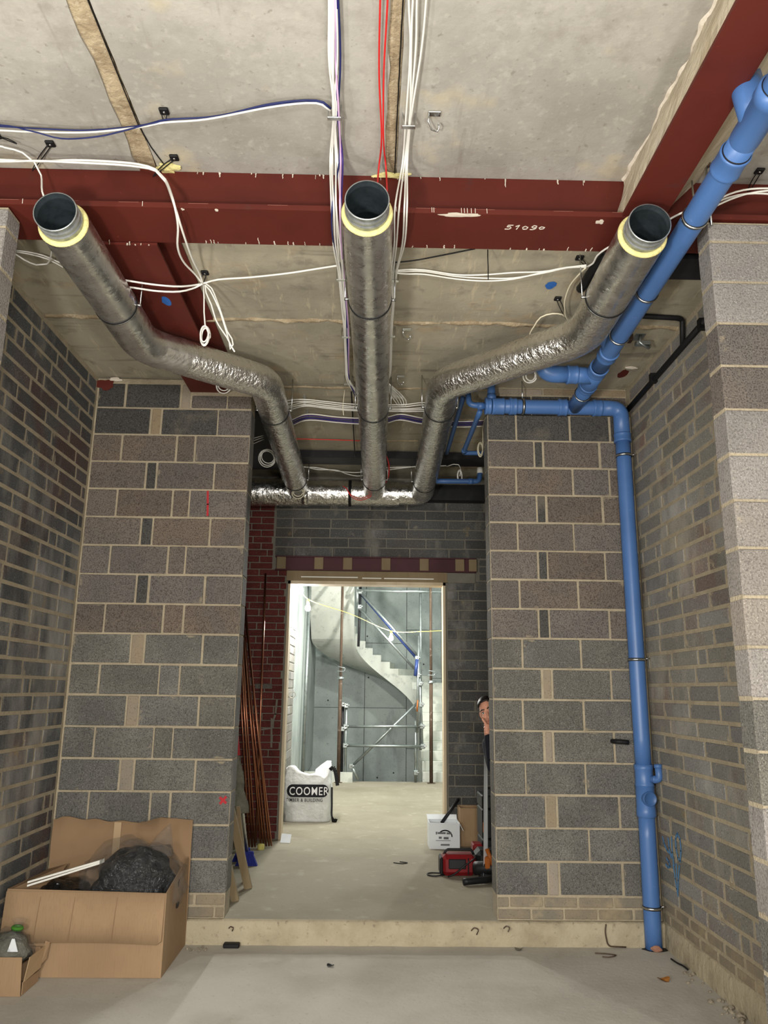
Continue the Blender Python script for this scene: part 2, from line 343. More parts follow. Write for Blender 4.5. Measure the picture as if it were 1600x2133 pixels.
def ribbon(mb, pts, w, nrm, th=.0015):
    """flat painted stroke lying on a surface"""
    P = [Vector(p) for p in pts]; n = Vector(nrm).normalized()
    for a, b in zip(P[:-1], P[1:]):
        t = (b-a)
        if t.length < 1e-6: continue
        t.normalize(); s = t.cross(n)*w/2; a2 = a-t*w*.25; b2 = b+t*w*.25
        v = [a2-s, a2+s, b2+s, b2-s]; v += [q+n*th for q in v]
        mb.add(v, [(0, 1, 2, 3), (7, 6, 5, 4), (0, 4, 5, 1), (1, 5, 6, 2), (2, 6, 7, 3), (3, 7, 4, 0)])
PATHS = {
 'lw0': [(-0.198, 2.411, 4.355), (-0.215, 2.779, 4.356), (-0.207, 3.058, 4.333), (-0.238, 3.383, 4.324), (-0.222, 3.351, 4.032), (-0.228, 3.695, 4.033), (-0.219, 4.087, 4.102), (-0.214, 4.607, 4.119), (-0.209, 4.877, 4.107), (-0.217, 5.444, 4.121), (-0.212, 5.692, 4.096), (-0.154, 6.018, 4.11)],
 'lw1': [(-0.189, 2.411, 4.355), (-0.2, 2.778, 4.352), (-0.206, 3.058, 4.331), (-0.227, 3.382, 4.321), (-0.211, 3.334, 4.022), (-0.216, 3.694, 4.031), (-0.205, 4.087, 4.096), (-0.207, 4.607, 4.121), (-0.2, 4.877, 4.107), (-0.212, 5.443, 4.12), (-0.2, 5.692, 4.098), (-0.146, 6.018, 4.11)],
 'lw2': [(-0.18, 2.411, 4.355), (-0.195, 2.778, 4.351), (-0.209, 3.057, 4.331), (-0.21, 3.382, 4.326), (-0.197, 3.316, 4.013), (-0.192, 3.694, 4.034), (-0.194, 4.086, 4.097), (-0.195, 4.607, 4.118), (-0.196, 4.877, 4.111), (-0.207, 5.443, 4.117), (-0.201, 5.692, 4.101), (-0.138, 6.018, 4.11)],
 'lw3': [(-0.17, 2.411, 4.355), (-0.178, 2.778, 4.353), (-0.201, 3.057, 4.336), (-0.201, 3.381, 4.323), (-0.177, 3.35, 4.031), (-0.181, 3.693, 4.035), (-0.191, 4.086, 4.098), (-0.191, 4.606, 4.117), (-0.196, 4.876, 4.111), (-0.202, 5.443, 4.118), (-0.196, 5.692, 4.097), (-0.13, 6.017, 4.11)],
 'lw4': [(-0.187, 2.411, 4.355), (-0.202, 2.778, 4.353), (-0.201, 3.057, 4.333), (-0.209, 3.382, 4.326), (-0.2, 3.333, 4.025), (-0.204, 3.694, 4.035), (-0.207, 4.086, 4.096), (-0.198, 4.607, 4.12), (-0.188, 4.876, 4.107), (-0.195, 5.443, 4.118), (-0.199, 5.692, 4.097), (-0.122, 6.017, 4.11)],
 'lw5': [(-0.194, 2.411, 4.355), (-0.208, 2.778, 4.356), (-0.192, 3.057, 4.336), (-0.23, 3.382, 4.326), (-0.209, 3.317, 4.013), (-0.216, 3.694, 4.034), (-0.21, 4.087, 4.101), (-0.212, 4.607, 4.117), (-0.188, 4.876, 4.11), (-0.196, 5.443, 4.121), (-0.191, 5.692, 4.098), (-0.114, 6.017, 4.11)],
 'purple': [(-0.168, 2.41, 4.355), (-0.18, 2.777, 4.355), (-0.191, 3.057, 4.337), (-0.175, 3.381, 4.322), (-0.174, 3.357, 4.031), (-0.18, 3.771, 4.055), (-0.189, 4.103, 4.106), (-0.182, 4.861, 4.106), (-0.195, 5.672, 4.098), (-0.123, 6.103, 4.11)],
 'navy': [(-0.163, 2.41, 4.355), (-0.165, 2.777, 4.355), (-0.184, 3.057, 4.334), (-0.191, 3.381, 4.326), (-0.218, 3.338, 4.014), (-0.226, 3.695, 4.034), (-0.198, 4.11, 4.119), (-0.185, 4.541, 4.117), (-0.191, 4.876, 4.107), (-0.193, 5.673, 4.099), (-0.148, 6.104, 4.11)],
 'lilac': [(-0.174, 2.411, 4.355), (-0.186, 2.778, 4.357), (-0.182, 3.045, 4.322), (-0.185, 3.381, 4.323), (-0.179, 3.329, 4.014), (-0.186, 3.739, 4.035), (-0.186, 4.086, 4.1), (-0.178, 4.841, 4.102), (-0.193, 5.673, 4.1), (-0.135, 6.06, 4.11)],
 'rw0': [(0.111, 2.402, 4.355), (0.132, 2.718, 4.353), (0.131, 3.108, 4.334), (0.128, 3.406, 4.325), (0.091, 3.348, 4.034), (0.097, 3.66, 4.035), (0.094, 4.092, 4.109), (0.111, 4.53, 4.118), (0.099, 4.849, 4.11), (0.12, 5.518, 4.121), (0.105, 5.756, 4.098), (0.176, 6.089, 4.11)],
 'rw1': [(0.144, 2.401, 4.355), (0.155, 2.717, 4.355), (0.149, 3.108, 4.335), (0.138, 3.406, 4.326), (0.111, 3.333, 4.022), (0.109, 3.66, 4.033), (0.105, 4.092, 4.109), (0.113, 4.53, 4.116), (0.109, 4.849, 4.111), (0.124, 5.518, 4.12), (0.112, 5.756, 4.1), (0.2, 6.088, 4.11)],
 'rw2': [(0.182, 2.4, 4.355), (0.18, 2.716, 4.357), (0.155, 3.107, 4.336), (0.147, 3.406, 4.323), (0.136, 3.318, 4.015), (0.14, 3.659, 4.034), (0.119, 4.092, 4.106), (0.109, 4.529, 4.12), (0.115, 4.849, 4.112), (0.127, 5.518, 4.118), (0.111, 5.756, 4.097), (0.224, 6.087, 4.11)],
 'rw3': [(0.129, 2.402, 4.355), (0.136, 2.717, 4.353), (0.152, 3.107, 4.333), (0.153, 3.406, 4.321), (0.148, 3.303, 4.007), (0.152, 3.658, 4.032), (0.124, 4.091, 4.109), (0.12, 4.529, 4.121), (0.119, 4.849, 4.109), (0.13, 5.518, 4.121), (0.121, 5.756, 4.097), (0.248, 6.086, 4.11)],
 'red0': [(0.002, 2.406, 4.355), (0.002, 2.851, 4.355), (0.019, 3.219, 4.325), (0.008, 3.448, 4.325), (-0.002, 3.311, 4.06), (-0.011, 3.413, 4.05)],
 'red1': [(0.032, 2.405, 4.355), (0.023, 2.85, 4.355), (0.028, 3.218, 4.325), (0.045, 3.446, 4.325), (0.053, 3.339, 4.06), (0.057, 3.43, 4.05)],
 'xnavy': [(-1.916, 3.231, 4.345), (-1.687, 3.239, 4.345), (-1.413, 3.247, 4.347), (-1.146, 3.206, 4.346), (-1.002, 3.139, 4.327), (-0.809, 3.129, 4.337), (-0.667, 3.093, 4.336), (-0.506, 3.043, 4.336), (-0.331, 3.022, 4.341), (-0.25, 3.017, 4.333), (-0.221, 3.052, 4.33)],
 'xnavy2': [(-1.909, 3.217, 4.345), (-1.673, 3.219, 4.314), (-1.528, 3.242, 4.293), (-1.353, 3.227, 4.296), (-1.218, 3.204, 4.314), (-1.044, 3.153, 4.323), (-0.809, 3.135, 4.335), (-0.507, 3.034, 4.334), (-0.331, 3.016, 4.346), (-0.251, 3.011, 4.334), (-0.217, 3.046, 4.33)],
 'xwhite': [(-1.929, 3.257, 4.345), (-1.693, 3.254, 4.337), (-1.41, 3.248, 4.336), (-1.148, 3.203, 4.334), (-1.008, 3.146, 4.317), (-0.804, 3.126, 4.324), (-0.505, 3.043, 4.325), (-0.328, 3.019, 4.333), (-0.257, 3.02, 4.327), (-0.221, 3.055, 4.325)],
 'ywhite0': [(-2.018, 3.446, 4.325), (-1.728, 3.438, 4.312), (-1.549, 3.437, 4.324), (-1.358, 3.442, 4.324), (-1.224, 3.459, 4.325), (-1.141, 3.484, 4.315), (-1.094, 3.509, 4.275), (-1.006, 3.384, 4.059), (-1.016, 3.526, 4.021), (-1.065, 3.724, 4.022), (-1.086, 3.934, 4.059), (-1.068, 4.13, 4.098), (-1.048, 4.239, 4.1)],
 'ywhite1': [(-2.027, 3.464, 4.325), (-1.731, 3.421, 4.302), (-1.555, 3.439, 4.312), (-1.359, 3.447, 4.312), (-1.226, 3.478, 4.324), (-1.138, 3.482, 4.304), (-1.092, 3.511, 4.262), (-1.006, 3.408, 4.051), (-1.004, 3.61, 4.016), (-1.025, 3.89, 4.049), (-1.039, 4.129, 4.097), (-1.045, 4.25, 4.1)],
 'loopwhite': [(-1.969, 3.345, 4.325), (-1.859, 3.358, 4.327), (-1.783, 3.391, 4.325), (-1.74, 3.436, 4.304), (-1.721, 3.482, 4.264), (-1.672, 3.415, 4.121), (-1.642, 3.431, 4.046), (-1.681, 3.592, 4.02), (-1.744, 3.742, 4.027), (-1.823, 3.912, 4.059), (-1.906, 4.052, 4.098), (-1.971, 4.064, 4.097), (-2.037, 4.043, 4.118), (-2.064, 3.984, 4.12)],
 'pierwhite0': [(-2.057, 3.966, 4.13), (-1.983, 3.983, 4.13), (-1.914, 4.015, 4.13), (-1.849, 4.062, 4.12), (-1.783, 4.11, 4.11)],
 'pierwhite1': [(-2.064, 3.981, 4.13), (-1.991, 4.003, 4.13), (-1.895, 4.038, 4.12), (-1.836, 4.102, 4.11), (-1.788, 4.125, 4.1)],
 'cross0': [(-1.777, 4.094, 4.11), (-1.565, 4.004, 4.002), (-1.401, 4.038, 3.99), (-1.266, 4.094, 4.001), (-1.148, 4.153, 4.028), (-1.057, 4.245, 4.098), (-0.944, 4.191, 4.099), (-0.748, 4.173, 4.108), (-0.522, 4.116, 4.106), (-0.34, 4.061, 4.108), (-0.221, 4.009, 4.1)],
 'cross1': [(-1.787, 4.121, 4.11), (-1.572, 4.084, 3.999), (-1.414, 4.104, 3.987), (-1.285, 4.161, 3.999), (-1.166, 4.198, 4.02), (-1.09, 4.251, 4.077), (-1.042, 4.227, 4.09)],
 'hang': [(-1.045, 4.251, 4.107), (-1.033, 4.251, 4.011), (-1.027, 4.251, 3.916), (-1.016, 4.251, 3.835)],
 'coil_hang': [(-1.015, 4.251, 3.769)],
 'lp0': [(-1.031, 4.251, 4.107), (-0.997, 4.271, 4.087), (-0.964, 4.291, 4.015), (-0.926, 4.311, 3.914), (-0.893, 4.311, 3.822), (-0.862, 4.311, 3.774), (-0.851, 4.301, 3.732), (-0.867, 4.301, 3.702), (-0.873, 4.301, 3.74), (-0.9, 4.311, 3.824), (-0.944, 4.311, 3.951), (-0.966, 4.281, 3.999), (-1.001, 4.261, 4.064), (-1.03, 4.251, 4.094)],
 'lp1': [(-1.033, 4.251, 4.097), (-1.028, 4.271, 4.055), (-0.993, 4.281, 3.98), (-0.966, 4.301, 3.895), (-0.929, 4.301, 3.832), (-0.892, 4.301, 3.78), (-0.859, 4.301, 3.717), (-0.839, 4.301, 3.685)],
 'rc0': [(0.083, 4.082, 4.11), (0.172, 4.09, 4.119), (0.292, 4.108, 4.132), (0.483, 4.15, 4.128), (0.657, 4.153, 4.122), (0.822, 4.136, 4.117), (0.983, 4.076, 4.117), (1.109, 4.001, 4.11), (1.203, 3.937, 4.08)],
 'rc1': [(0.083, 4.09, 4.11), (0.18, 4.117, 4.118), (0.288, 4.135, 4.129), (0.481, 4.177, 4.127), (0.657, 4.175, 4.116), (0.822, 4.147, 4.116), (0.975, 4.07, 4.117), (1.102, 3.996, 4.11), (1.2, 3.927, 4.08)],
 'rc2': [(0.083, 4.076, 4.11), (0.174, 4.069, 4.117), (0.284, 4.087, 4.129), (0.483, 4.128, 4.126), (0.643, 4.106, 4.117), (0.816, 4.082, 4.121), (0.98, 4.065, 4.121), (1.104, 3.991, 4.106), (1.197, 3.917, 4.08)],
 'rcx0': [(1.203, 3.937, 4.08), (1.218, 3.863, 4.059), (1.21, 3.757, 4.042), (1.23, 3.67, 4.029), (1.267, 3.607, 4.021), (1.345, 3.563, 4.029), (1.44, 3.491, 4.048), (1.521, 3.378, 4.052), (1.648, 3.365, 4.088), (1.78, 3.398, 4.161), (1.88, 3.398, 4.186), (1.99, 3.416, 4.201), (2.127, 3.434, 4.2)],
 'rcx1': [(1.371, 3.883, 4.04), (1.422, 3.719, 4.027), (1.512, 3.601, 4.028), (1.558, 3.527, 4.039), (1.596, 3.429, 4.045), (1.712, 3.365, 4.098), (1.878, 3.402, 4.188), (1.979, 3.385, 4.197), (2.09, 3.366, 4.2)],
 'rcx2': [(1.384, 3.924, 4.04), (1.453, 3.741, 4.027), (1.534, 3.631, 4.03), (1.566, 3.548, 4.038), (1.6, 3.425, 4.07), (1.735, 3.389, 4.151), (1.847, 3.376, 4.19), (1.968, 3.37, 4.199), (2.099, 3.381, 4.2)],
 'rdrop': [(1.203, 3.937, 4.08), (1.181, 4.01, 4.077), (1.166, 4.164, 4.09), (1.178, 4.338, 4.088), (1.209, 4.461, 4.09), (1.238, 4.55, 4.082), (1.283, 4.596, 4.06)],
 'rarc': [(1.244, 4.563, 4.08), (1.204, 4.506, 4.079), (1.136, 4.489, 4.076), (1.07, 4.531, 4.071), (1.047, 4.626, 4.056), (1.038, 4.74, 4.042), (1.07, 4.954, 4.0)],
 'coil_right': [(1.16, 5.311, 4.0)],
 'ob0': [(-1.186, 6.479, 4.12), (-0.908, 6.333, 4.119), (-0.734, 6.183, 4.111), (-0.583, 6.085, 4.086), (-0.402, 6.157, 4.098), (-0.158, 6.213, 4.1), (0.237, 6.179, 4.09), (0.414, 6.143, 4.098), (0.621, 6.175, 4.1)],
 'ob1': [(-1.194, 6.528, 4.12), (-0.922, 6.39, 4.119), (-0.742, 6.246, 4.109), (-0.586, 6.129, 4.086), (-0.408, 6.202, 4.1), (-0.16, 6.258, 4.097), (0.234, 6.225, 4.089), (0.42, 6.201, 4.101), (0.626, 6.221, 4.1)],
 'ob2': [(-1.202, 6.577, 4.12), (-0.925, 6.447, 4.12), (-0.736, 6.31, 4.108), (-0.59, 6.174, 4.092), (-0.405, 6.247, 4.098), (-0.154, 6.305, 4.101), (0.233, 6.271, 4.087), (0.427, 6.26, 4.096), (0.63, 6.266, 4.1)],
 'ob3': [(-1.208, 6.615, 4.12), (-0.931, 6.49, 4.119), (-0.749, 6.36, 4.11), (-0.588, 6.208, 4.086), (-0.41, 6.282, 4.097), (-0.163, 6.34, 4.099), (0.237, 6.306, 4.09), (0.42, 6.306, 4.098), (0.634, 6.301, 4.1)],
 'ob4': [(-1.214, 6.653, 4.12), (-0.939, 6.535, 4.116), (-0.751, 6.409, 4.108), (-0.585, 6.242, 4.087), (-0.409, 6.317, 4.098), (-0.157, 6.375, 4.102), (0.233, 6.341, 4.09), (0.426, 6.351, 4.099), (0.637, 6.336, 4.1)],
 'oc0': [(-1.269, 6.986, 4.12), (-0.931, 6.833, 4.118), (-0.755, 6.666, 4.108), (-0.581, 6.453, 4.091), (-0.331, 6.53, 4.098), (-0.138, 6.557, 4.1), (0.094, 6.533, 4.099), (0.24, 6.413, 4.091), (0.442, 6.528, 4.101), (0.757, 6.616, 4.106), (1.057, 6.603, 4.12)],
 'oc1': [(-1.275, 7.028, 4.12), (-0.934, 6.874, 4.12), (-0.762, 6.705, 4.108), (-0.589, 6.49, 4.09), (-0.342, 6.567, 4.096), (-0.145, 6.595, 4.1), (0.095, 6.571, 4.1), (0.245, 6.449, 4.089), (0.446, 6.566, 4.1), (0.754, 6.655, 4.11), (1.062, 6.641, 4.12)],
 'oc2': [(-1.282, 7.071, 4.12), (-0.934, 6.914, 4.12), (-0.761, 6.744, 4.107), (-0.593, 6.527, 4.086), (-0.336, 6.605, 4.096), (-0.145, 6.633, 4.099), (0.1, 6.609, 4.099), (0.241, 6.486, 4.088), (0.45, 6.604, 4.097), (0.763, 6.693, 4.109), (1.068, 6.68, 4.12)],
 'oc3': [(-1.289, 7.114, 4.12), (-0.95, 6.956, 4.12), (-0.763, 6.784, 4.107), (-0.595, 6.565, 4.091), (-0.335, 6.643, 4.1), (-0.15, 6.672, 4.098), (0.093, 6.647, 4.097), (0.247, 6.523, 4.091), (0.453, 6.642, 4.1), (0.77, 6.732, 4.112), (1.074, 6.719, 4.12)],
 'oc4': [(-1.296, 7.157, 4.12), (-0.951, 6.997, 4.119), (-0.771, 6.824, 4.108), (-0.594, 6.603, 4.089), (-0.347, 6.682, 4.102), (-0.143, 6.711, 4.101), (0.099, 6.686, 4.099), (0.239, 6.561, 4.091), (0.449, 6.681, 4.101), (0.766, 6.772, 4.108), (1.08, 6.758, 4.12)],
 'fan0': [(0.104, 5.756, 4.1), (0.132, 5.963, 4.11), (0.177, 6.118, 4.1), (0.222, 6.237, 4.09)],
 'fan1': [(0.108, 5.756, 4.1), (0.152, 5.962, 4.11), (0.201, 6.117, 4.1), (0.234, 6.236, 4.09)],
 'fan2': [(0.113, 5.756, 4.1), (0.172, 5.961, 4.11), (0.226, 6.116, 4.1), (0.247, 6.236, 4.09)],
 'fan3': [(0.118, 5.756, 4.1), (0.192, 5.96, 4.11), (0.25, 6.115, 4.1), (0.259, 6.235, 4.09)],
 'fan4': [(0.122, 5.755, 4.1), (0.211, 5.959, 4.11), (0.274, 6.114, 4.1), (0.272, 6.234, 4.09)],
 'blackcable': [(-0.188, 5.768, 4.12), (-0.169, 5.97, 4.12), (-0.136, 6.133, 4.1)],
 'tanstring': [(-0.242, 6.0, 4.143), (-0.248, 6.0, 4.067), (-0.254, 6.0, 3.983), (-0.245, 6.0, 3.92)],
 'bk0': [(-0.841, 7.893, 4.05), (-0.744, 7.959, 4.046), (-0.606, 7.988, 4.05), (-0.394, 8.072, 4.041), (-0.276, 8.137, 4.048), (-0.133, 8.129, 4.047), (0.126, 7.965, 4.051), (0.482, 7.89, 4.05), (0.783, 7.837, 4.05)],
 'bk1': [(-0.848, 7.965, 4.05), (-0.741, 7.959, 4.051), (-0.606, 8.043, 4.046), (-0.395, 8.034, 4.038), (-0.275, 8.179, 4.037), (-0.126, 8.248, 4.039), (0.13, 8.057, 4.05), (0.479, 7.872, 4.05)],
 'bk2': [(0.787, 7.872, 4.05), (0.854, 7.779, 4.05), (0.903, 7.761, 4.04), (0.944, 7.9, 4.018), (0.933, 7.9, 3.954)],
 'bkred': [(-0.882, 7.208, 4.12), (-0.766, 7.232, 4.12), (-0.554, 7.236, 4.12), (-0.129, 7.258, 4.12)],
 'redloop0': [(0.135, 7.6, 4.098), (0.171, 7.9, 4.06), (0.163, 8.05, 3.967), (0.121, 8.1, 3.887), (0.0, 8.15, 3.81), (-0.129, 8.15, 3.757), (-0.234, 8.15, 3.796), (-0.277, 8.15, 3.862), (-0.324, 8.15, 3.894)],
 'redloop1': [(0.135, 7.6, 4.098), (0.179, 7.9, 4.06), (0.172, 8.05, 3.968), (0.112, 8.1, 3.887), (-0.0, 8.15, 3.79), (-0.132, 8.15, 3.734), (-0.233, 8.15, 3.778), (-0.28, 8.15, 3.861), (-0.324, 8.15, 3.894)],
 'slot0': [(-1.2, 7.15, 4.08), (-1.069, 7.042, 4.08), (-0.971, 6.982, 4.1)],
 'slot1': [(-1.214, 7.24, 4.08), (-1.077, 7.1, 4.08), (-0.979, 7.053, 4.1)],
 'slot2': [(-1.23, 7.347, 4.08), (-1.087, 7.173, 4.08), (-0.971, 7.096, 4.1)],
 'coil_left': [(-1.187, 5.72, 4.044)],
 'coil_back': [(-1.022, 7.2, 3.913)],
 'coil_mani': [(-0.799, 8.05, 3.785)],
 'hank_right': [(1.012, 6.9, 3.94)],
 'coil_rback': [(0.933, 7.9, 3.954)],
 'hanktop': [(1.037, 6.9, 4.083), (1.019, 6.8, 4.096), (1.003, 6.6, 4.095), (0.975, 6.3, 4.031)],
 'blackstrand': [(0.062, 4.022, 4.13), (0.214, 4.008, 4.14), (0.376, 3.946, 4.14), (0.558, 3.871, 4.14)],
 'blacktie': [(0.624, 3.84, 4.116), (0.623, 3.84, 4.072), (0.624, 3.84, 4.012), (0.623, 3.84, 3.93)],
 'tie0': [(-1.653, 3.395, 4.39), (-1.791, 3.535, 4.34)],
 'tie1': [(-1.017, 3.15, 4.39), (-1.016, 3.17, 4.34)],
 'tie2': [(-1.05, 3.479, 4.39), (-1.171, 3.564, 4.34)],
 'tie3': [(-1.033, 4.227, 4.17), (-1.058, 4.281, 4.12)],
 'tie4': [(1.178, 3.98, 4.17), (1.223, 4.003, 4.12)],
 'tie5': [(1.166, 4.455, 4.17), (1.256, 4.627, 4.12)],
 'tie6': [(2.001, 3.481, 4.39), (1.994, 3.603, 4.34)],
 'tie7': [(-1.901, 3.344, 4.39), (-1.799, 3.341, 4.34)],
 'clip0': [(-0.204, 3.099, 4.36)],
 'clip1': [(0.146, 3.144, 4.36)],
 'clip2': [(-0.202, 4.171, 4.14)],
 'clip3': [(0.108, 4.176, 4.14)],
 'clip4': [(-0.199, 4.937, 4.14)],
 'clip5': [(0.111, 4.91, 4.14)],
 'clip6': [(-0.208, 5.778, 4.14)],
 'clip7': [(0.114, 5.872, 4.14)],
 'clip8': [(-0.591, 6.224, 4.14)],
 'clip9': [(-0.598, 6.577, 4.14)],
 'clip10': [(0.251, 6.343, 4.14)],
 'clip11': [(0.243, 6.56, 4.14)],
 'clip12': [(0.268, 3.125, 4.385)],
 'clip13': [(0.225, 4.919, 4.165)],
 'clip14': [(0.214, 5.74, 4.165)],
 'clip15': [(0.102, 4.34, 4.14)]
}
# ------------------------------------------------------------------ masonry
def bricks(parent, axis, face, sgn, rects, name='block', joint=.011, depth=.045, c=.005):
    """axis 'y'/'x': plane the faces lie on; sgn: direction the faces look in"""
    big = rects[:300]
    for (u0, u1, z0, z1, m) in big:
        j = joint/2; pr = random.uniform(-.0015, .0025)
        a, b = (face, face+depth) if sgn < 0 else (face-depth, face)
        if sgn < 0: a -= pr
        else: b += pr
        w = round(u1-u0-joint, 2); h = round(z1-z0-joint, 3); uc = (u0+u1)/2; zc = (z0+z1)/2+random.uniform(-.0015, .0015)
        if w < .015 or h < .015: continue
        if axis == 'y': me = cham_mesh(w, depth, h, min(c, w*.2), m, m); loc = Vector((uc, (a+b)/2, zc))
        else: me = cham_mesh(depth, w, h, min(c, w*.2), m, m); loc = Vector(((a+b)/2, uc, zc))
        o = link(name, me, None, parent, loc-parent_loc(parent))
        o.rotation_euler = (random.uniform(-.004, .004),)*3 if axis == 'y' else (random.uniform(-.004, .004), 0, random.uniform(-.003, .003))
    if len(rects) > 300:
        mb = MB()
        for (u0, u1, z0, z1, m) in rects[300:]:
            j = joint/2; a, b = (face, face+depth) if sgn < 0 else (face-depth, face)
            if axis == 'y': mb.box(u0+j, u1-j, a, b, z0+j, z1-j)
            else: mb.box(a, b, u0+j, u1-j, z0+j, z1-j)
        o = mb.build(name+'_rest', rects[300][4], parent); o['kind'] = 'stuff'
def courses(u0, u1, z0, z1, h, L, mats, off=.5, jit=.015, cut=0.0, reverse=False):
    out = []; n = int(round((z1-z0)/h))
    for k in range(n):
        a = z0+k*h; b = min(z1, a+h); u = u0-(L*off if k % 2 else 0)-random.uniform(0, .06)
        while u < u1-.02:
            l = L*(1 if random.random() > cut else random.choice((.28, .5, .62)))+random.uniform(-jit, jit)
            s = max(u, u0); e = min(u+l, u1)
            if e-s > .05: out.append((s, e, a, b, mats(a, s) if callable(mats) else mats))
            elif e-s > .0 and out and out[-1][2] == a: out[-1] = (out[-1][0], e, a, b, out[-1][4])
            u += l
    return out

XL, XR = -2.24, 2.09
YP = 5.886           # face of the two rear block piers
FZ = .155            # raised floor
ZR = 4.17            # rear soffit
ZF = 4.39            # front soffit
JL, JR = -.985, .9217

# floors
floor = box('floor', -5.2, 5.2, -5.2, 5.84, -.2, 0, 'concrete_floor'); struct(floor, 'pale dusty concrete floor slab in the foreground', 'floor')
# raised rear floor with its slightly ragged front kerb
def kerb():
    vs = []; fs = []; n = 90; x0, x1 = -2.3, 2.15
    for i in range(n+1):
        x = x0+(x1-x0)*i/n
        e = .012*noise.noise(Vector((x*5, 0, 0)))+.006*noise.noise(Vector((x*19, 2, 0)))
        vs += [(x, 5.84+e-.006, -.02), (x, 5.835+e*.6, .06), (x, 5.838+e, FZ-.012), (x, 5.852+e, FZ), (x, 5.875, FZ+.001)]
    for i in range(n):
        for k in range(4): fs.append((i*5+k, (i+1)*5+k, (i+1)*5+k+1, i*5+k+1))
    return vs, fs
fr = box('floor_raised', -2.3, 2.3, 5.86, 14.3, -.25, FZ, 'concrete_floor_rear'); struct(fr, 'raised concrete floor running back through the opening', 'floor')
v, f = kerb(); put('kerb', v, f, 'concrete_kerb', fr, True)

# left side wall
def left_m(z, u): return 'brick_left'
wl = box('wall_left', XL-.15, XL-.003, 3.55, 6.1, 0, 4.25, 'mortar'); struct(wl, 'left side wall of thin grey bricks with white salt bloom', 'wall')
rl = []
for k in range(35):
    a = .311+k*.1125
    if a+.1125 > 4.2: break
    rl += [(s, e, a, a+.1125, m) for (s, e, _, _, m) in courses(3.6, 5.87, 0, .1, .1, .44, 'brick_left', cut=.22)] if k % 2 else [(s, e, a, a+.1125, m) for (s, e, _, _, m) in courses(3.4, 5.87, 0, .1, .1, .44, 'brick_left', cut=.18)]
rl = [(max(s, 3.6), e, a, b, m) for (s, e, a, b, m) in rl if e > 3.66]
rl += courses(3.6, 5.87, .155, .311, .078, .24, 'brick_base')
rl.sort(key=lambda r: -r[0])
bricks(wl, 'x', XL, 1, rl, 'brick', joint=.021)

# right side wall
wr = box('wall_right', XR+.003, XR+.15, 3.55, 6.1, 0, 4.25, 'mortar'); struct(wr, 'right side wall of thin grey bricks with messy pale mortar', 'wall')
rr = []
for k in range(35):
    a = .311+k*.1125
    if a+.1125 > 4.24: break
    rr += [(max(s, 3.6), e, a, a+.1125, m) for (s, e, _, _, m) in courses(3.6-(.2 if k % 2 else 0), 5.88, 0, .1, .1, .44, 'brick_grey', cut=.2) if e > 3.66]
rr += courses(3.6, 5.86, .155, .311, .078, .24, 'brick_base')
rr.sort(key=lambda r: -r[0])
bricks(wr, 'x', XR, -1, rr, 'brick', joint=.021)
# smeared mortar skirting of the right wall
def skirt():
    vs = []; fs = []; n = 50
    for i in range(n+1):
        y = 3.6+2.28*i/n; e = .02*noise.noise(Vector((y*4, 0, 3)))
        vs += [(XR-.004-.012+e*.3, y, -.01), (XR-.012+e*.3, y, .07), (XR-.004, y, .15+e), (XR+.02, y, .16+e)]
    for i in range(n):
        for k in range(3): fs.append((i*4+k, i*4+k+1, (i+1)*4+k+1, (i+1)*4+k))
    return vs, fs
v, f = skirt(); put('mortar_skirt', v, f, 'concrete_kerb', wr, True)

# front piers that carry the big steel beam
def pier(name, label, x0, x1, z0, ztop, xret, sgn):
    p = box(name, x0+.008, x1-.008, 3.455, 3.582, 0, ztop, 'mortar'); struct(p, label, 'wall')
    zz = [z0-.225*k for k in range(19)]; zz = [ztop-.002]+zz
    for a, b in zip(zz[1:], zz[:-1]):
        if b < .03: break
        a = max(a, .0)
        m = 'block_pale' if a > 3.9 else random.choice(['block_pale', 'block_brown', 'block_pale', 'block_pale'] if a > 2.2 else ['block_grey', 'block_pale'])
        # the corner block shows on the front and on the return
        cw = .44
        if sgn > 0:   # right pier, free edge at x0
            u = x0; k = zz.index(b)
            cuts = [x0, x0+(.66 if k % 2 else .6), x1]
        else:
            cuts = [x0, x1-.6, x1]; k = 0
        for u0, u1 in zip(cuts[:-1], cuts[1:]):
            me = cham_mesh(round(u1-u0-.012, 3), .139, round(b-a-.012, 3), .006, m, m)
            o = link('block', me, None, p, Vector(((u0+u1)/2, 3.5185, (a+b)/2)))
            o.rotation_euler = (random.uniform(-.003, .003),)*3
    return p
pier('wall_pier_right', 'pale block pier under the right end of the big red beam', 1.68, 2.75, 3.946, 4.055, 1.68, 1)
pier('wall_pier_left', 'pale block pier at the left edge under the red beam', -2.9, -1.842, 3.946, 4.055, -1.842, -1)

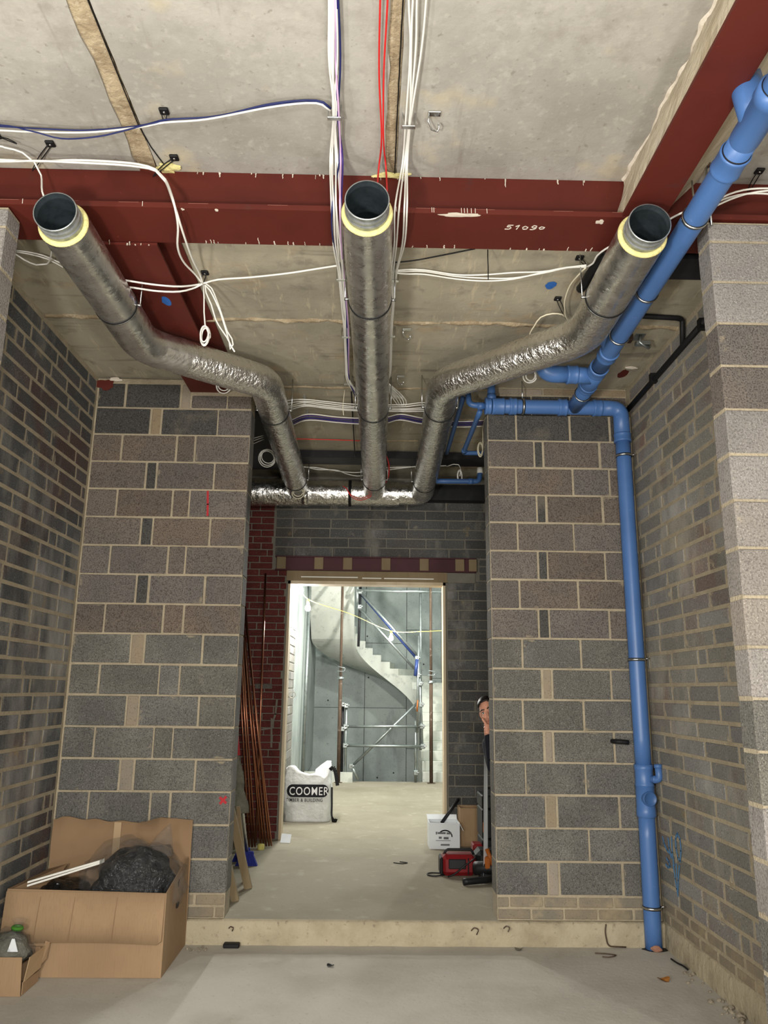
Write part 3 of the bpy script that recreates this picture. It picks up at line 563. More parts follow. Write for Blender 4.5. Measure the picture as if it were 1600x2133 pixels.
# rear piers of big blocks either side of the opening
def zrow(k): return 3.911-.225*k      # top of course k (course 0 is the one below the first joint)
wrl = box('wall_rear_left', XL, JL-.004, YP+.004, YP+.2, 0, ZR-.01, 'mortar'); struct(wrl, 'left rear pier of large dark blocks beside the opening', 'wall')
Wd = JL-(XL+.004)
rows = []
for k in range(-1, 16):
    top = zrow(k) if k >= 0 else 4.125
    bot = zrow(k+1) if k >= 0 else 3.911
    if k == -1: cuts = [0, .186, .536, .612, .845, 1]
    elif k % 2 == 0: cuts = [0, .356, .426, .778, 1]
    else: cuts = [0, .18, .53, .647, 1]
    cuts = [c if c in (0, 1) else c+random.uniform(-.008, .008) for c in cuts]
    for i in range(len(cuts)-1):
        u0 = XL+.006+Wd*cuts[i]; u1 = XL+.006+Wd*cuts[i+1]
        narrow = cuts[i+1]-cuts[i] < .09
        if k <= 0: m = 'block_dark' if (i in (0, 1, 2) and not narrow) else ('block_tan' if narrow else 'block_brown')
        elif k <= 7: m = ('block_dark' if k < 7 else 'block_grey') if narrow else 'block_brown'
        else: m = 'block_tan' if narrow else 'block_grey'
        if k == -1 and i >= 3: top_ = 4.03
        else: top_ = top
        rows.append((u0, u1, bot, top_, m))
rows += courses(XL, JL, .155, .311, .078, .24, 'brick_base')
bricks(wrl, 'y', YP, -1, rows, 'block', joint=.013)
# mortar return on the jamb: sawn block ends
for k in range(0, 16):
    cham_box('block_end', JL-.05, JL+.001, YP+.012, YP+.198, zrow(k+1)+.006, zrow(k)-.006, 'block_grey', wrl, .004)

wrr = box('wall_rear_right', JR+.004, XR, YP+.004, YP+.2, 0, 3.905, 'mortar'); struct(wrr, 'right rear pier of large dark blocks behind the blue pipe', 'wall')
rows = []
for k in range(0, 16):
    if k == 0: cuts = [0, .227, .67, .99, 1.17]
    elif k % 2 == 1: cuts = [0, .371, .448, .9, 1.17]
    else: cuts = [0, .227, .67, .96 if k < 4 else 1.05, 1.17]
    cuts = [c if c in (0, 1.17) else c+random.uniform(-.008, .008) for c in cuts]
    for i in range(len(cuts)-1):
        narrow = cuts[i+1]-cuts[i] < .1
        if k == 0: m = 'block_dark'
        elif k <= 7: m = 'block_dark' if narrow else 'block_brown'
        else: m = 'block_tan' if narrow else 'block_grey'
        rows.append((JR+cuts[i], JR+cuts[i+1], zrow(k+1), zrow(k), m))
rows += courses(JR, XR, .155, .311, .078, .24, 'brick_base')
bricks(wrr, 'y', YP, -1, rows, 'block', joint=.013)
for k in range(0, 16):
    cham_box('block_end', JR-.001, JR+.05, YP+.012, YP+.198, zrow(k+1)+.006, zrow(k)-.006, 'block_grey', wrr, .004)
# brick upstand above the right pier, up to the soffit
wu = box('wall_upstand', JR+.06, XR, YP+.07, YP+.2, 3.9, ZR, 'mortar'); struct(wu, 'short dark block course above the right rear pier', 'wall')
bricks(wu, 'y', YP+.064, -1, [(JR+.06, 1.3, 3.92, 4.1, 'block_dark'), (1.3, 1.62, 3.92, 4.1, 'block_dark'), (1.62, 1.78, 3.92, 4.1, 'block_brown'), (1.78, XR, 3.92, 4.1, 'block_brown'), (JR+.06, 1.4, 4.1, 4.165, 'block_tan'), (1.4, XR, 4.1, 4.165, 'block_tan')], 'block')

# paint marks on the masonry
mb = MB()
ribbon(mb, [(-1.293, YP-.003, 3.225), (-1.287, YP-.003, 3.12), (-1.283, YP-.003, 3.03)], .016, (0, -1, 0))
mb.build('red_paint_line', 'paint_red', wrl)
mb = MB()
ribbon(mb, [(-1.062, YP-.003, .95), (-1.018, YP-.003, .915)], .018, (0, -1, 0)); ribbon(mb, [(-1.02, YP-.0035, .955), (-1.058, YP-.0035, .91)], .018, (0, -1, 0))
mb.build('red_paint_cross', 'paint_red', wrl)
mb = MB(); X = XR-.004
def gr(*yz): ribbon(mb, [(X-.0005*len(mb.f)/40, y, z) for y, z in yz], .016, (-1, 0, 0))
gr((5.77, .73), (5.75, .69), (5.70, .655), (5.62, .64)); gr((5.60, .76), (5.605, .66), (5.59, .58))
gr((5.665, .74), (5.655, .68), (5.63, .62)); gr((5.53, .76), (5.49, .80), (5.45, .77), (5.445, .70), (5.475, .63), (5.51, .645), (5.53, .70), (5.53, .76))
gr((5.72, .60), (5.68, .585), (5.66, .56), (5.70, .545), (5.74, .555)); gr((5.60, .58), (5.58, .50), (5.565, .44), (5.55, .40)); gr((5.49, .60), (5.53, .50), (5.552, .41)); gr((5.545, .60), (5.55, .52))
mb.build('blue_paint_scrawl', 'paint_blue_faded', wr)

# ------------------------------------------------------------------ corridor and doorway wall behind the opening
YB = 8.8
wc = box('wall_corridor_left', -1.8, -1.606, YP+.2, YB, FZ, ZR, 'mortar_grey'); struct(wc, 'left wall of the dark corridor behind the opening', 'wall')
bricks(wc, 'x', -1.6, 1, courses(YP+.2, YB, FZ, 4.16, .225, .44, 'block_grey'), 'block')
wc2 = box('wall_corridor_right', XR+.006, XR+.15, YP+.2, YB, FZ, ZR, 'mortar_grey'); struct(wc2, 'right wall of the dark corridor behind the opening', 'wall')
bricks(wc2, 'x', XR, -1, courses(YP+.2, YB, FZ, 4.16, .225, .44, 'block_grey'), 'block')
DX0, DX1, DZ = -.945, .855, 2.93      # structural opening
mb = MB(); e = .006
mb.box(-1.8, DX0, YB+e, YB+.22, FZ, ZR); mb.box(DX1, XR+.15, YB+e, YB+.22, FZ, ZR); mb.box(DX0, DX1, YB+e, YB+.22, DZ+.12, ZR)
wb = mb.build('wall_back', 'mortar_grey'); struct(wb, 'back wall of grey and red brick around the bright doorway', 'wall')
rows = []
XS = -1.12
z = 3.215
while z < 4.1:
    rows += [(s, e2, z, z+.1125, 'brick_grey_shaded') for (s, e2, _, _, m) in courses(XS-(.22 if int(z*100) % 2 else 0), XR-.01, 0, .1, .1, .45, 'brick_grey_shaded') if e2 > XS+.03]
    z += .1125
rows = [(max(s, XS), e2, a, b, m) for (s, e2, a, b, m) in rows]
for k in range(25):
    a = FZ+.112*k
    rows += [(s, e2, a, a+.112, m) for (s, e2, _, _, m) in courses(DX1+.02-(.2 if k % 2 else 0), XR-.01, 0, .1, .1, .34, 'brick_grey_shaded') if e2 > DX1+.06]
rows = [(max(s, DX1+.02) if b < 3.0 else s, e2, a, b, m) for (s, e2, a, b, m) in rows]
for k in range(3):
    rows.append((1.25, 1.45, 2.96+k*.085, 3.04+k*.085, 'brick_grey_shaded'))
rows = [r for r in rows if r[1] > r[0]+.03]
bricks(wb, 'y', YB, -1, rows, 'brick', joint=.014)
red = []
for k in range(52):
    a = FZ+.0765*k
    x1 = DX0-.02 if a < 3.05 else XS-.015
    red += [(s, e2, a, a+.0765, m) for (s, e2, _, _, m) in courses(-1.6+(.11 if k % 2 else 0), x1, 0, .1, .1, .225, 'brick_red', jit=.004, off=0)]
bricks(wb, 'y', YB-.002, -1, red, 'red_brick', joint=.01)
cham_box('pale_brick', -1.27, -1.08, YB-.006, YB+.02, 1.72, 1.775, 'block_grey', wb)
mb = MB()
ribbon(mb, [(-1.02, YB-.006, 1.6), (-1.03, YB-.006, 1.45), (-1.06, YB-.006, 1.35)], .02, (0, -1, 0)); ribbon(mb, [(-1.2, YB-.007, 1.28), (-1.06, YB-.007, 1.3)], .014, (0, -1, 0)); ribbon(mb, [(-1.07, YB-.0065, 1.4), (-1.06, YB-.0065, 1.1)], .02, (0, -1, 0))
mb.build('plaster_smear', 'mortar_grey', wb)
# steel lintel with timber packers
li = thing('lintel', 'dark red steel lintel with timber packers above the doorway', 'lintel', (0, YB, 3.06))
box('steel_plate', -1.09, 1.2, YB-.03, YB+.02, 3.06, 3.2, 'steel_purple', li)
box('top_flange', -1.1, 1.21, YB-.06, YB+.02, 3.2, 3.212, 'steel_purple', li); box('bottom_flange', -1.1, 1.21, YB-.06, YB+.02, 3.048, 3.06, 'steel_purple', li)
for x in (-1.03, -.6, -.27, .17, .61, 1.02, 1.17):
    w = .052 if x != 1.17 else .045
    cham_box('timber_packer', x-w, x+w, YB-.064, YB-.031, 3.061, 3.199, 'timber', li, .003)
# timber door lining
dr = empty('door_1', (0, YB, FZ)); struct(dr, 'bare timber lining of the doorway to the stair hall', 'doorway')
box('lining_left', DX0, DX0+.028, YB-.03, YB+.16, FZ, DZ, 'timber_frame', dr); box('lining_right', DX1-.028, DX1, YB-.03, YB+.16, FZ, DZ, 'timber_frame', dr)
box('lining_head', DX0, DX1, YB-.03, YB+.16, DZ-.035, DZ, 'timber_frame', dr)
box('head_board', DX0-.02, DX1+.02, YB-.035, YB+.01, DZ, DZ+.115, 'timber', dr)
box('head_packer', DX1+.02, 1.2, YB-.02, YB+.01, DZ+.0, DZ+.115, 'mortar_grey', dr)
mb = MB()
for a, b in ((-.8, -.15), (-.1, .12), (.15, .72)): mb.box(a, b, YB-.043, YB-.036, DZ+.03+.01*abs(a), DZ+.042+.01*abs(a))
mb.build('plastic_strip', 'white_plastic', dr)

# ------------------------------------------------------------------ soffits
ce = box('ceiling', -5.2, 5.2, -5.2, 3.62, ZF+.03, ZF+.3, 'concrete_joint'); struct(ce, 'pale precast concrete soffit in front of the red beam', 'ceiling')
seams = [-3.7, -2.43, -1.172, .093]
edges = [(-5.2, -3.7), (-3.7, -2.43), (-2.43, -1.172), (-1.172, .093), (.093, 1.42), (1.5, 2.7), (2.7, 5.2)]
for x0, x1 in edges:
    n = 70; vs = []; fs = []
    y0, y1 = -5.2, 3.62
    g0 = .05 if x0 in (-1.172,) else .014; g1 = .085 if x1 == -1.172 else (.05 if x1 == .093 else .014)
    g0 = .012 if x0 == -1.172 else (.01 if x0 == .093 else g0)
    for i in range(n+1):
        y = y0+(y1-y0)*i/n
        a = x0+g0+.006*noise.noise(Vector((y*6, x0, 0))); b = x1-g1+.022*noise.noise(Vector((y*5, x1, 4)))*(1 if g1 > .03 else .2)
        for x in (a, b): vs.append((x, y, ZF))
        for x in (a+.0, b-.0): vs.append((x, y, ZF+.04))
    for i in range(n):
        o_, p_ = i*4, (i+1)*4
        fs += [(o_, p_, p_+1, o_+1), (o_, o_+2, p_+2, p_), (o_+1, p_+1, p_+3, o_+3)]
    put('plank', vs, fs, 'concrete_ceiling', ce)
# ragged mortar fill left proud along two of the joints
def joint_fill(x, w, name='joint_mortar'):
    vs = []; fs = []; n = 160
    for i in range(n+1):
        y = -2+5.6*i/n
        for k in range(5):
            t = k/4; dz = (.010*math.sin(math.pi*t))*(.2+noise.noise(Vector((y*7, t*3, x)))*1.1)
            vs.append((x-w*(1-t)+.012*noise.noise(Vector((y*9, t*5, x))), y, ZF+.012-dz))
    for i in range(n):
        for k in range(4): fs.append((i*5+k, (i+1)*5+k, (i+1)*5+k+1, i*5+k+1))
    put(name, vs, fs, 'concrete_joint', ce, True)
joint_fill(-1.172, .115); joint_fill(.09, .07)
tube('joint_cord', smooth_path([(.094, -2, ZF-.004), (.094, 1.5, ZF-.004), (.092, 3.1, ZF-.004), (.094, 3.6, ZF-.004)], .1), .003, 'cable_black', ce, 5)
tube('joint_cord', smooth_path([(-1.166, -2, ZF-.003), (-1.166, 2.0, ZF-.003), (-1.168, 3.25, ZF-.004), (-1.15, 3.4, ZF-.005), (-1.11, 3.56, ZF-.006)], .08), .003, 'cable_black', ce, 5)

cr = box('ceiling_rear', XL-.15, XR+.15, 3.76, YB+.2, ZR+.03, ZR+.3, 'concrete_joint'); struct(cr, 'stained concrete soffit behind the red beam', 'ceiling')
ys = [3.76, 4.835, 6.02, 6.75, 7.4, 8.1, YB+.2]
for y0, y1 in zip(ys[:-1], ys[1:]):
    n = 90; vs = []; fs = []; x0, x1 = XL-.1, XR+.1
    for i in range(n+1):
        x = x0+(x1-x0)*i/n; a = y0+.012+.012*noise.noise(Vector((x*6, y0, 0))); b = y1-.012+.012*noise.noise(Vector((x*6, y1, 5)))
        zz = ZR+.004*noise.noise(Vector((x*2, y0, 1)))
        vs += [(x, a, zz), (x, b, zz), (x, a, ZR+.04), (x, b, ZR+.04)]
    for i in range(n):
        o_, p_ = i*4, (i+1)*4
        fs += [(o_, o_+1, p_+1, p_), (o_, p_, p_+2, o_+2), (o_+1, o_+3, p_+3, p_+1)]
    put('plank', vs, fs, 'concrete_rear', cr)
def ridge(y, amp):
    vs = []; fs = []; n = 200
    for i in range(n+1):
        x = XL+(XR-XL)*i/n; wob = .022*noise.noise(Vector((x*4, y, 2)))+.012*noise.noise(Vector((x*15, y, 6)))
        h = amp*(.55+noise.noise(Vector((x*8, y, 8)))*.9)
        for k, (dy, dz) in enumerate(((-.03, .01), (-.012, -h*.8), (.006, -h), (.03, .01))): vs.append((x, y+wob+dy, ZR+dz))
    for i in range(n):
        for k in range(3): fs.append((i*4+k, i*4+k+1, (i+1)*4+k+1, (i+1)*4+k))
    put('joint_mortar', vs, fs, 'concrete_joint', cr, True)
ridge(4.835, .022); ridge(6.02, .012); ridge(6.75, .012); ridge(7.4, .01)

# the rest of the shell behind the photographer, seen only in reflections
sh = MB()
sh.box(-5.4, -5.2, -5.2, 3.6, 0, 4.6); sh.box(5.2, 5.4, -5.2, 3.6, 0, 4.6); sh.box(-5.4, 5.4, -5.4, -5.2, 0, 4.6)
o = sh.build('wall_front', 'concrete_floor'); struct(o, 'block walls of the wide space behind the viewer', 'wall')
sh = MB(); sh.box(-5.4, -2.88, 3.6, 3.75, 0, 4.6); sh.box(2.73, 5.4, 3.6, 3.75, 0, 4.6)
o = sh.build('wall_side', 'concrete_floor'); struct(o, 'block wall beyond the two front piers', 'wall')

# ------------------------------------------------------------------ steelwork
def drips(parent, edge, n, m='splash_white', seed=0, nrm=(0, -1, 0)):
    """hardened concrete dribbles hanging on a steel edge; edge(t)->(point, down)"""
    rnd = random.Random(seed); mb = MB()
    for i in range(n):
        t = rnd.random(); p, d = edge(t); l = rnd.uniform(.006, .035)*(2 if rnd.random() > .85 else 1); w = rnd.uniform(.002, .006)
        P = [Vector(p)+Vector(d)*l*k/4+Vector((rnd.uniform(-.002, .002), 0, 0)) for k in range(5)]
        v, f = tube_vf(P, [w, w*.8, w*.55, w*.7, w*.2], 6); mb.add(v, f)
    return mb.build('concrete_drips', m, parent, True)
mbm = thing('steel_beam', 'large dark red steel beam spanning the room above the pipes', 'beam', (0, 3.6, 4.07))
box('bottom_flange', -2.9, 2.75, 3.4485, 3.762, 4.07, 4.1, 'steel_red', mbm)
box('web', -2.9, 2.75, 3.596, 3.615, 4.1, 4.385, 'steel_red', mbm)
box('top_flange', -2.9, 2.75, 3.598, 3.74, 4.385, 4.41, 'steel_red', mbm)
drips(mbm, lambda t: ((-1.0+t*2.2, 3.592, 4.385), (0, -.1, -1)), 26, seed=2)
drips(mbm, lambda t: ((-1.0+t*2.2, 3.757, 4.069), (0, -1, .0)), 26, seed=5)
mb = MB()
for x in (-1.78, -1.18, .04, .055, .07, .1, .28, .29, .43, .445, .46, .48, .50, .56): ribbon(mb, [(x, 3.447, 4.101), (x+.001, 3.447, 4.075)], .0022, (0, -1, 0))
mb.build('chalk_marks', 'chalk_white', mbm); mb = MB()
for x in (-1.9, -1.6, -1.3, -.95, -.55, -.1, .2, .5, .9, 1.2): ribbon(mb, [(x, 3.4475, 4.096), (x+.1, 3.4475, 4.0965)], .0012, (0, -1, 0))
mb.build('paint_scuffs', 'steel_scuffed', mbm)
def patch(name, c, u, v, ru, rv, nrm, m, parent, seed=1, n=22, rough=.35, th=.002):
    """thin splash of paint or mortar with an irregular outline"""
    C = Vector(c); U = Vector(u); V = Vector(v); Nn = Vector(nrm); vs = [C+Nn*th]; fs = []
    for k in range(n):
        a = 2*math.pi*k/n; q = 1+rough*noise.noise(Vector((math.cos(a)*1.7, math.sin(a)*1.7, seed*3.1)))*1.8
        vs.append(C+U*math.cos(a)*ru*q+V*math.sin(a)*rv*q+Nn*th*.5)
    for k in range(n): fs.append((0, 1+k, 1+(k+1) % n))
    vs += [p-Nn*(th*.5) for p in vs[1:]]
    for k in range(n): fs.append((1+k, 1+n+k, 1+n+(k+1) % n, 1+(k+1) % n))
    return put(name, vs, fs, m, parent)
patch('mortar_splash', (.42, 3.456, 4.07), (1, 0, 0), (0, 1, 0), .09, .018, (0, 0, -1), 'splash_white', mbm, 3)
patch('mortar_splash', (1.15, 3.49, 4.07), (1, 0, 0), (0, 1, 0), .02, .02, (0, 0, -1), 'splash_white', mbm, 4)
patch('mortar_splash', (-.98, 3.46, 4.07), (1, 0, 0), (0, 1, 0), .008, .01, (0, 0, -1), 'splash_white', mbm, 5); patch('mortar_splash', (-.81, 3.46, 4.07), (1, 0, 0), (0, 1, 0), .009, .009, (0, 0, -1), 'splash_white', mbm, 7)
# handwritten number 51090 on the underside of the flange
mb = MB(); zf = 4.0695
def dg(x, pts):
    ribbon(mb, [(x+.034*a, 3.57-.036*b, zf) for a, b in pts], .0045, (0, 0, -1))
dg(.672, [(1.1, 1), (.35, .95), (.25, .55), (.75, .6), (.9, .3), (.6, 0), (0, .02)])
dg(.722, [(.1, .7), (.6, 1), (.45, .5), (.3, 0)])
dg(.757, [(.5, .8), (.15, .5), (.3, .05), (.8, .1), (.95, .55), (.5, .8)])
dg(.800, [(1.0, .6), (.55, .38), (.25, .65), (.55, 1), (.95, .9), (1.0, .6), (.9, .25), (.55, 0), (.1, .02)])
dg(.842, [(.5, .75), (.2, .45), (.4, .15), (.85, .25), (1.0, .6), (.5, .75)])
mb.build('handwritten_number', 'chalk_white', mbm)

sb = thing('steel_beam', 'dark red steel beam running back over the left block pier', 'beam', (-1.35, 3.77, 4.055))
box('bottom_flange', -1.485, -1.19, 3.766, YP+.05, 4.055, 4.07, 'steel_red', sb)
box('web', -1.35, -1.335, 3.766, YP+.05, 4.07, 4.19, 'steel_red', sb)
box('top_flange', -1.5, -1.1, 3.766, YP+.0, 4.157, 4.1695, 'steel_red', sb)
patch('blue_paint_spot', (-1.297, 4.387, 4.055), (1, 0, 0), (0, 1, 0), .028, .055, (0, 0, -1), 'paint_blue', sb, 2, rough=.12)
drips(sb, lambda t: ((-1.48+t*.28, 3.768, 4.056), (.3, -1, 0)), 6, seed=9)
patch('blue_paint_spot', (1.083, 4.297, ZR-.004), (1, 0, 0), (0, 1, 0), .035, .04, (0, 0, -1), 'paint_blue', cr, 6, rough=.15)

rb = thing('steel_beam', 'dark red steel beam running towards the viewer at upper right', 'beam', (1.35, 1.0, 4.075))
box('bottom_flange', 1.25, 1.465, -3.0, 3.44, 4.072, 4.09, 'steel_red', rb)
box('web', 1.35, 1.365, -3.0, 3.59, 4.09, 4.39, 'steel_red', rb)
def haunch(name, x_in, x_out, amp, seed):
    """rough concrete casing between the soffit and the flange edge"""
    vs = []; fs = []; n = 240
    for i in range(n+1):
        y = -3+6.58*i/n
        for k in range(7):
            t = k/6; x = x_in+(x_out-x_in)*t; z = 4.085+(ZF+.005-4.085)*(t**.8)
            j = amp*(noise.noise(Vector((y*3, t*2, seed)))+.5*noise.noise(Vector((y*11, t*6, seed+3))))
            edge = 1.7 if k == 6 else (.25 if k == 0 else .6)
            vs.append((x+j*edge, y, z+j*.25*(0 if k in (0, 6) else 1)))
    for i in range(n):
        for k in range(6): fs.append((i*7+k, i*7+k+1, (i+1)*7+k+1, (i+1)*7+k))
    put(name, vs, fs, 'concrete_haunch', rb, True)
def ragged_edge(x, amp, seed):
    vs = []; fs = []; n = 260
    for i in range(n+1):
        y = -1+4.58*i/n; j = amp*(noise.noise(Vector((y*3, 2, seed)))+.5*noise.noise(Vector((y*11, 6, seed+3)))); w = .018+.016*noise.noise(Vector((y*8, 1, seed)))
        for dx, dz in ((-w*.9, .004), (-w*.4, -.012), (w*.5, -.016), (w, -.002)): vs.append((x+j*1.7+dx, y, ZF+dz))
    for i in range(n):
        for k in range(3): fs.append((i*4+k, i*4+k+1, (i+1)*4+k+1, (i+1)*4+k))
    put('mortar_edge', vs, fs, 'splash_white', rb, True)
ragged_edge(1.335, .028, 1)
haunch('concrete_casing', 1.256, 1.335, .028, 1); haunch('concrete_casing', 1.46, 1.73, .024, 7)
# ------------------------------------------------------------------ insulated ventilation ducts
RD = .122; ZD = 3.9
def duct_end(p, th):
    """open spigot with bare metal collar, looking towards -y from point p (start of insulation)"""
    x, y, z = p
    lathe('insulation_edge', (x, y, z), (0, -1, 0), [(.1, .0), (RD+.001, 0), (RD, .004), (.118, .012), (.106, .016), (.1, .012)], 'foam_yellow', th, 40)
    lathe('collar', (x, y, z), (0, -1, 0), [(.1, -.02), (.1, .03), (.1045, .034), (.1045, .04), (.1, .044), (.1, .06), (.104, .064), (.104, .07), (.1, .074), (.1, .098), (.1035, .1), (.1035, .106), (.0985, .106)], 'galvanised', th, 44)
    lathe('inner_lining', (x, y, z), (0, 1, 0), [(.0985, -.106), (.0985, -.075), (.0965, -.07), (.0985, -.065), (.0985, .12), (.097, .124), (.0985, .13), (.0985, .9), (0.001, .9)], 'duct_inside', th, 40)
def duct_band(c, ax, th, r=RD):
    band('clamp_band', c, ax, r-.002, r+.0035, .012, 'rubber_black', th, 40)
    A = Vector(ax).normalized(); c = Vector(c)
    o1 = band('clamp_band', c+A*.014, ax, r-.002, r+.002, .01, 'zinc_bright', th, 40)
    for s in (-1, 1):
        w = A.cross(Vector((0, 0, 1))).normalized()*s
        tube('clamp_lug', [c+w*(r-.002), c+w*(r+.026)], .009, 'zinc_bright', th, 6)
        tube('hanger_rod', [c+w*(r+.02), c+w*(r+.02)+Vector((0, 0, ZR-c.z-.0))], .004, 'zinc_bright', th, 6)
def duct(label, segs, joints, end):
    th = thing('ventilation_duct', label, 'duct', end, 'insulated ducts under the soffit')
    for nm, pts, m, jit in segs:
        tube(nm, resample(pts, .022), RD, m, th, 44, False, jit)
    duct_end(end, th)
    for c, ax in joints: duct_band(c, ax, th)
    return th
Z = ZD
# centre
duct('straight foil wrapped duct in the middle, open towards the viewer',
     [('duct_section', [(-.044, 3.215, Z), (-.03, 4.03, Z)], 'foil_smooth', .0006), ('duct_section', [(-.03, 4.03, Z), (-.003, 5.77, Z)], 'foil_smooth', .0016), ('duct_section', [(-.003, 5.77, Z), (.02, 7.9, Z)], 'foil_crinkled', .0015), ('spigot', [(.02, 7.9, Z), (.022, 8.32, Z)], 'foil_crinkled', .0015)],
     [((-.03, 4.03, Z), (0, 1, 0)), ((-.003, 5.77, Z), (0, 1, 0)), ((.02, 7.9, Z), (0, 1, 0))], (-.044, 3.215, Z))
# left
L0, L1, L2, L3 = (-1.52, 3.355, Z), (-1.52, 4.69, Z), (-.795, 5.28, Z), (-.83, 8.3, Z)
e1 = fillet([L0, L1, L2, L3], .13, 8)
duct('left foil wrapped duct with two bends, open towards the viewer',
     [('duct_section', [L0, (-1.52, 4.15, Z)], 'foil_smooth', .0006), ('elbow', fillet([(-1.52, 4.15, Z), L1, (-1.28, 4.885, Z)], .14), 'foil_smooth', .003),
      ('duct_section', [(-1.28, 4.885, Z), (-.98, 5.13, Z)], 'foil_crinkled', .0020), ('elbow', fillet([(-.98, 5.13, Z), L2, (-.801, 5.86, Z)], .16), 'foil_crinkled', .0025), ('duct_section', [(-.801, 5.86, Z), (-.826, 7.95, Z)], 'foil_crinkled', .0020), ('spigot', [(-.826, 7.95, Z), L3], 'foil_crinkled', .0015)],
     [((-1.52, 4.15, Z), (0, 1, 0)), ((-.801, 5.86, Z), (0, 1, 0)), ((-.826, 7.95, Z), (0, 1, 0))], L0)
# right
R0, R1, R2 = (1.305, 3.345, Z), (1.32, 4.43, Z), (.51, 5.25, Z)
duct('right foil wrapped duct with two bends beside the blue pipe',
     [('duct_section', [R0, (1.316, 3.955, Z)], 'foil_smooth', .0006), ('elbow', fillet([(1.316, 3.955, Z), R1, (1.12, 4.635, Z)], .14), 'foil_crinkled', .0020),
      ('duct_section', [(1.12, 4.635, Z), (.70, 5.06, Z)], 'foil_crinkled', .0020), ('elbow', fillet([(.70, 5.06, Z), R2, (.525, 5.73, Z)], .16), 'foil_crinkled', .0025), ('duct_section', [(.525, 5.73, Z), (.56, 7.95, Z)], 'foil_crinkled', .0020), ('spigot', fillet([(.56, 7.95, Z), (.565, 8.42, Z-.02), (.2, 8.42, Z-.02)], .15), 'foil_crinkled', .0020)],
     [((1.316, 3.955, Z), (0, 1, 0)), ((.525, 5.73, Z), (0, 1, 0)), ((.56, 7.95, Z), (0, 1, 0))], R0)
th = thing('ventilation_duct', 'crosswise foil wrapped header duct that the three ducts join', 'duct', (-.5, 8.42, 3.88), 'insulated ducts under the soffit')
tube('duct_section', resample([(.3, 8.42, 3.88), (-.25, 8.42, 3.88)], .022), .14, 'foil_crinkled', th, 44, False, .005)
tube('duct_section', resample([(-.25, 8.42, 3.88), (-.75, 8.42, 3.88)], .022), .145, 'foil_crinkled', th, 44, False, .006)
tube('duct_section', resample([(-.75, 8.42, 3.88), (-1.58, 8.42, 3.88)], .022), .155, 'foil_crinkled', th, 44, True, .010)
band('clamp_band', (-.25, 8.42, 3.88), (1, 0, 0), .14, .15, .03, 'rubber_black', th); band('foil_tape', (-.75, 8.42, 3.88), (1, 0, 0), .15, .158, .07, 'foil_crinkled', th)

# black services at the back of the corridor soffit
tag(box('steel_channel', -1.6, XR, 7.72, 7.98, 4.085, 4.16, 'steel_black'), 'black steel channel crossing the corridor soffit', 'channel')
tag(box('cable_tray', -1.58, XR, 8.62, 8.76, 3.87, 4.05, 'steel_black'), 'black tray on the back wall above the header duct', 'tray')
tag(box('steel_channel', -1.6, -1.0, 6.4, 8.2, 4.08, 4.15, 'steel_black'), 'black panel on the corridor soffit left of the ducts', 'panel')
# dark trunking behind the right duct, conduit on the right wall
tag(box('duct_trunking', 1.27, 2.07, 3.80, 4.02, 4.06, 4.16, 'steel_black'), 'black rectangular trunking tucked behind the red beam at right', 'trunking')
tag(tube('lagged_pipe', smooth_path([(1.29, 3.84, 4.09), (1.26, 4.0, 4.1), (1.255, 4.2, 4.11), (1.27, 4.3, 4.15)], .04), .028, 'rubber_black', None, 10), 'short black lagged pipe behind the right duct', 'pipe')
cn = thing('conduit', 'thin black conduit running along the top of the right wall', 'conduit', (2.05, 5.8, 3.97))
tube('conduit_run', [(2.066, 5.88, 3.96), (2.066, 4.2, 3.995)], .02, 'rubber_black', cn, 8)
tube('conduit_branch', fillet([(1.5, 4.62, 4.15), (2.02, 4.66, 4.15), (2.055, 4.68, 4.15), (2.06, 4.72, 3.99)], .03), .018, 'rubber_black', cn, 8)
for y in (5.28, 4.42): box('conduit_clip', 2.04, 2.088, y-.02, y+.02, 3.95, 4.02, 'rubber_black', cn)

# ------------------------------------------------------------------ blue drainage pipes
RP = .058
def socket(c, ax, th, r=RP, L=.07, name='coupling'):
    return lathe(name, c, ax, [(r, -L/2), (r+.009, -L/2), (r+.011, -L/2+.008), (r+.009, -L/2+.018), (r+.007, 0), (r+.008, L/2-.016), (r+.011, L/2-.008), (r+.006, L/2), (r, L/2)], 'pipe_blue', th, 32)
def seal(c, ax, th, r=RP): return band('rubber_seal', c, ax, r-.001, r+.0045, .006, 'rubber_black', th, 32)
def pclip(c, ax, th, r=RP, rod=None):
    p = band('pipe_clip', c, ax, r-.001, r+.0045, .022, 'rubber_black', th, 32)
    q = band('clip_strap', c, ax, r+.003, r+.007, .014, 'zinc_bright', th, 32)
    if rod: tube('clip_rod', [Vector(c)+(Vector(rod)-Vector(c)).normalized()*r, rod], .005, 'zinc_bright', th, 6)
ZB = 3.95
st = thing('drain_stack', 'blue plastic drain pipe: crosswise run that turns down the right corner to the floor', 'pipe', (2.0, 5.82, 0))
YV = 5.815
tube('pipe', resample([(1.0, YV, ZB), (1.86, YV, ZB)], .1), RP, 'pipe_blue', st, 32)
tube('elbow', fillet([(1.83, YV, ZB), (1.99, YV, ZB), (1.992, YV, 3.70)], .12, 10), RP+.004, 'pipe_blue', st, 32)
socket((1.80, YV, ZB), (1, 0, 0), st); socket((1.0, YV, ZB), (1, 0, 0), st, L=.1); socket((1.12, YV, ZB), (1, 0, 0), st, L=.06); socket((1.992, YV, 3.70), (0, 0, 1), st)
socket((1.52, YV, ZB), (1, 0, 0), st); socket((.92, YV, ZB), (1, 0, 0), st, L=.05, name='reducer')
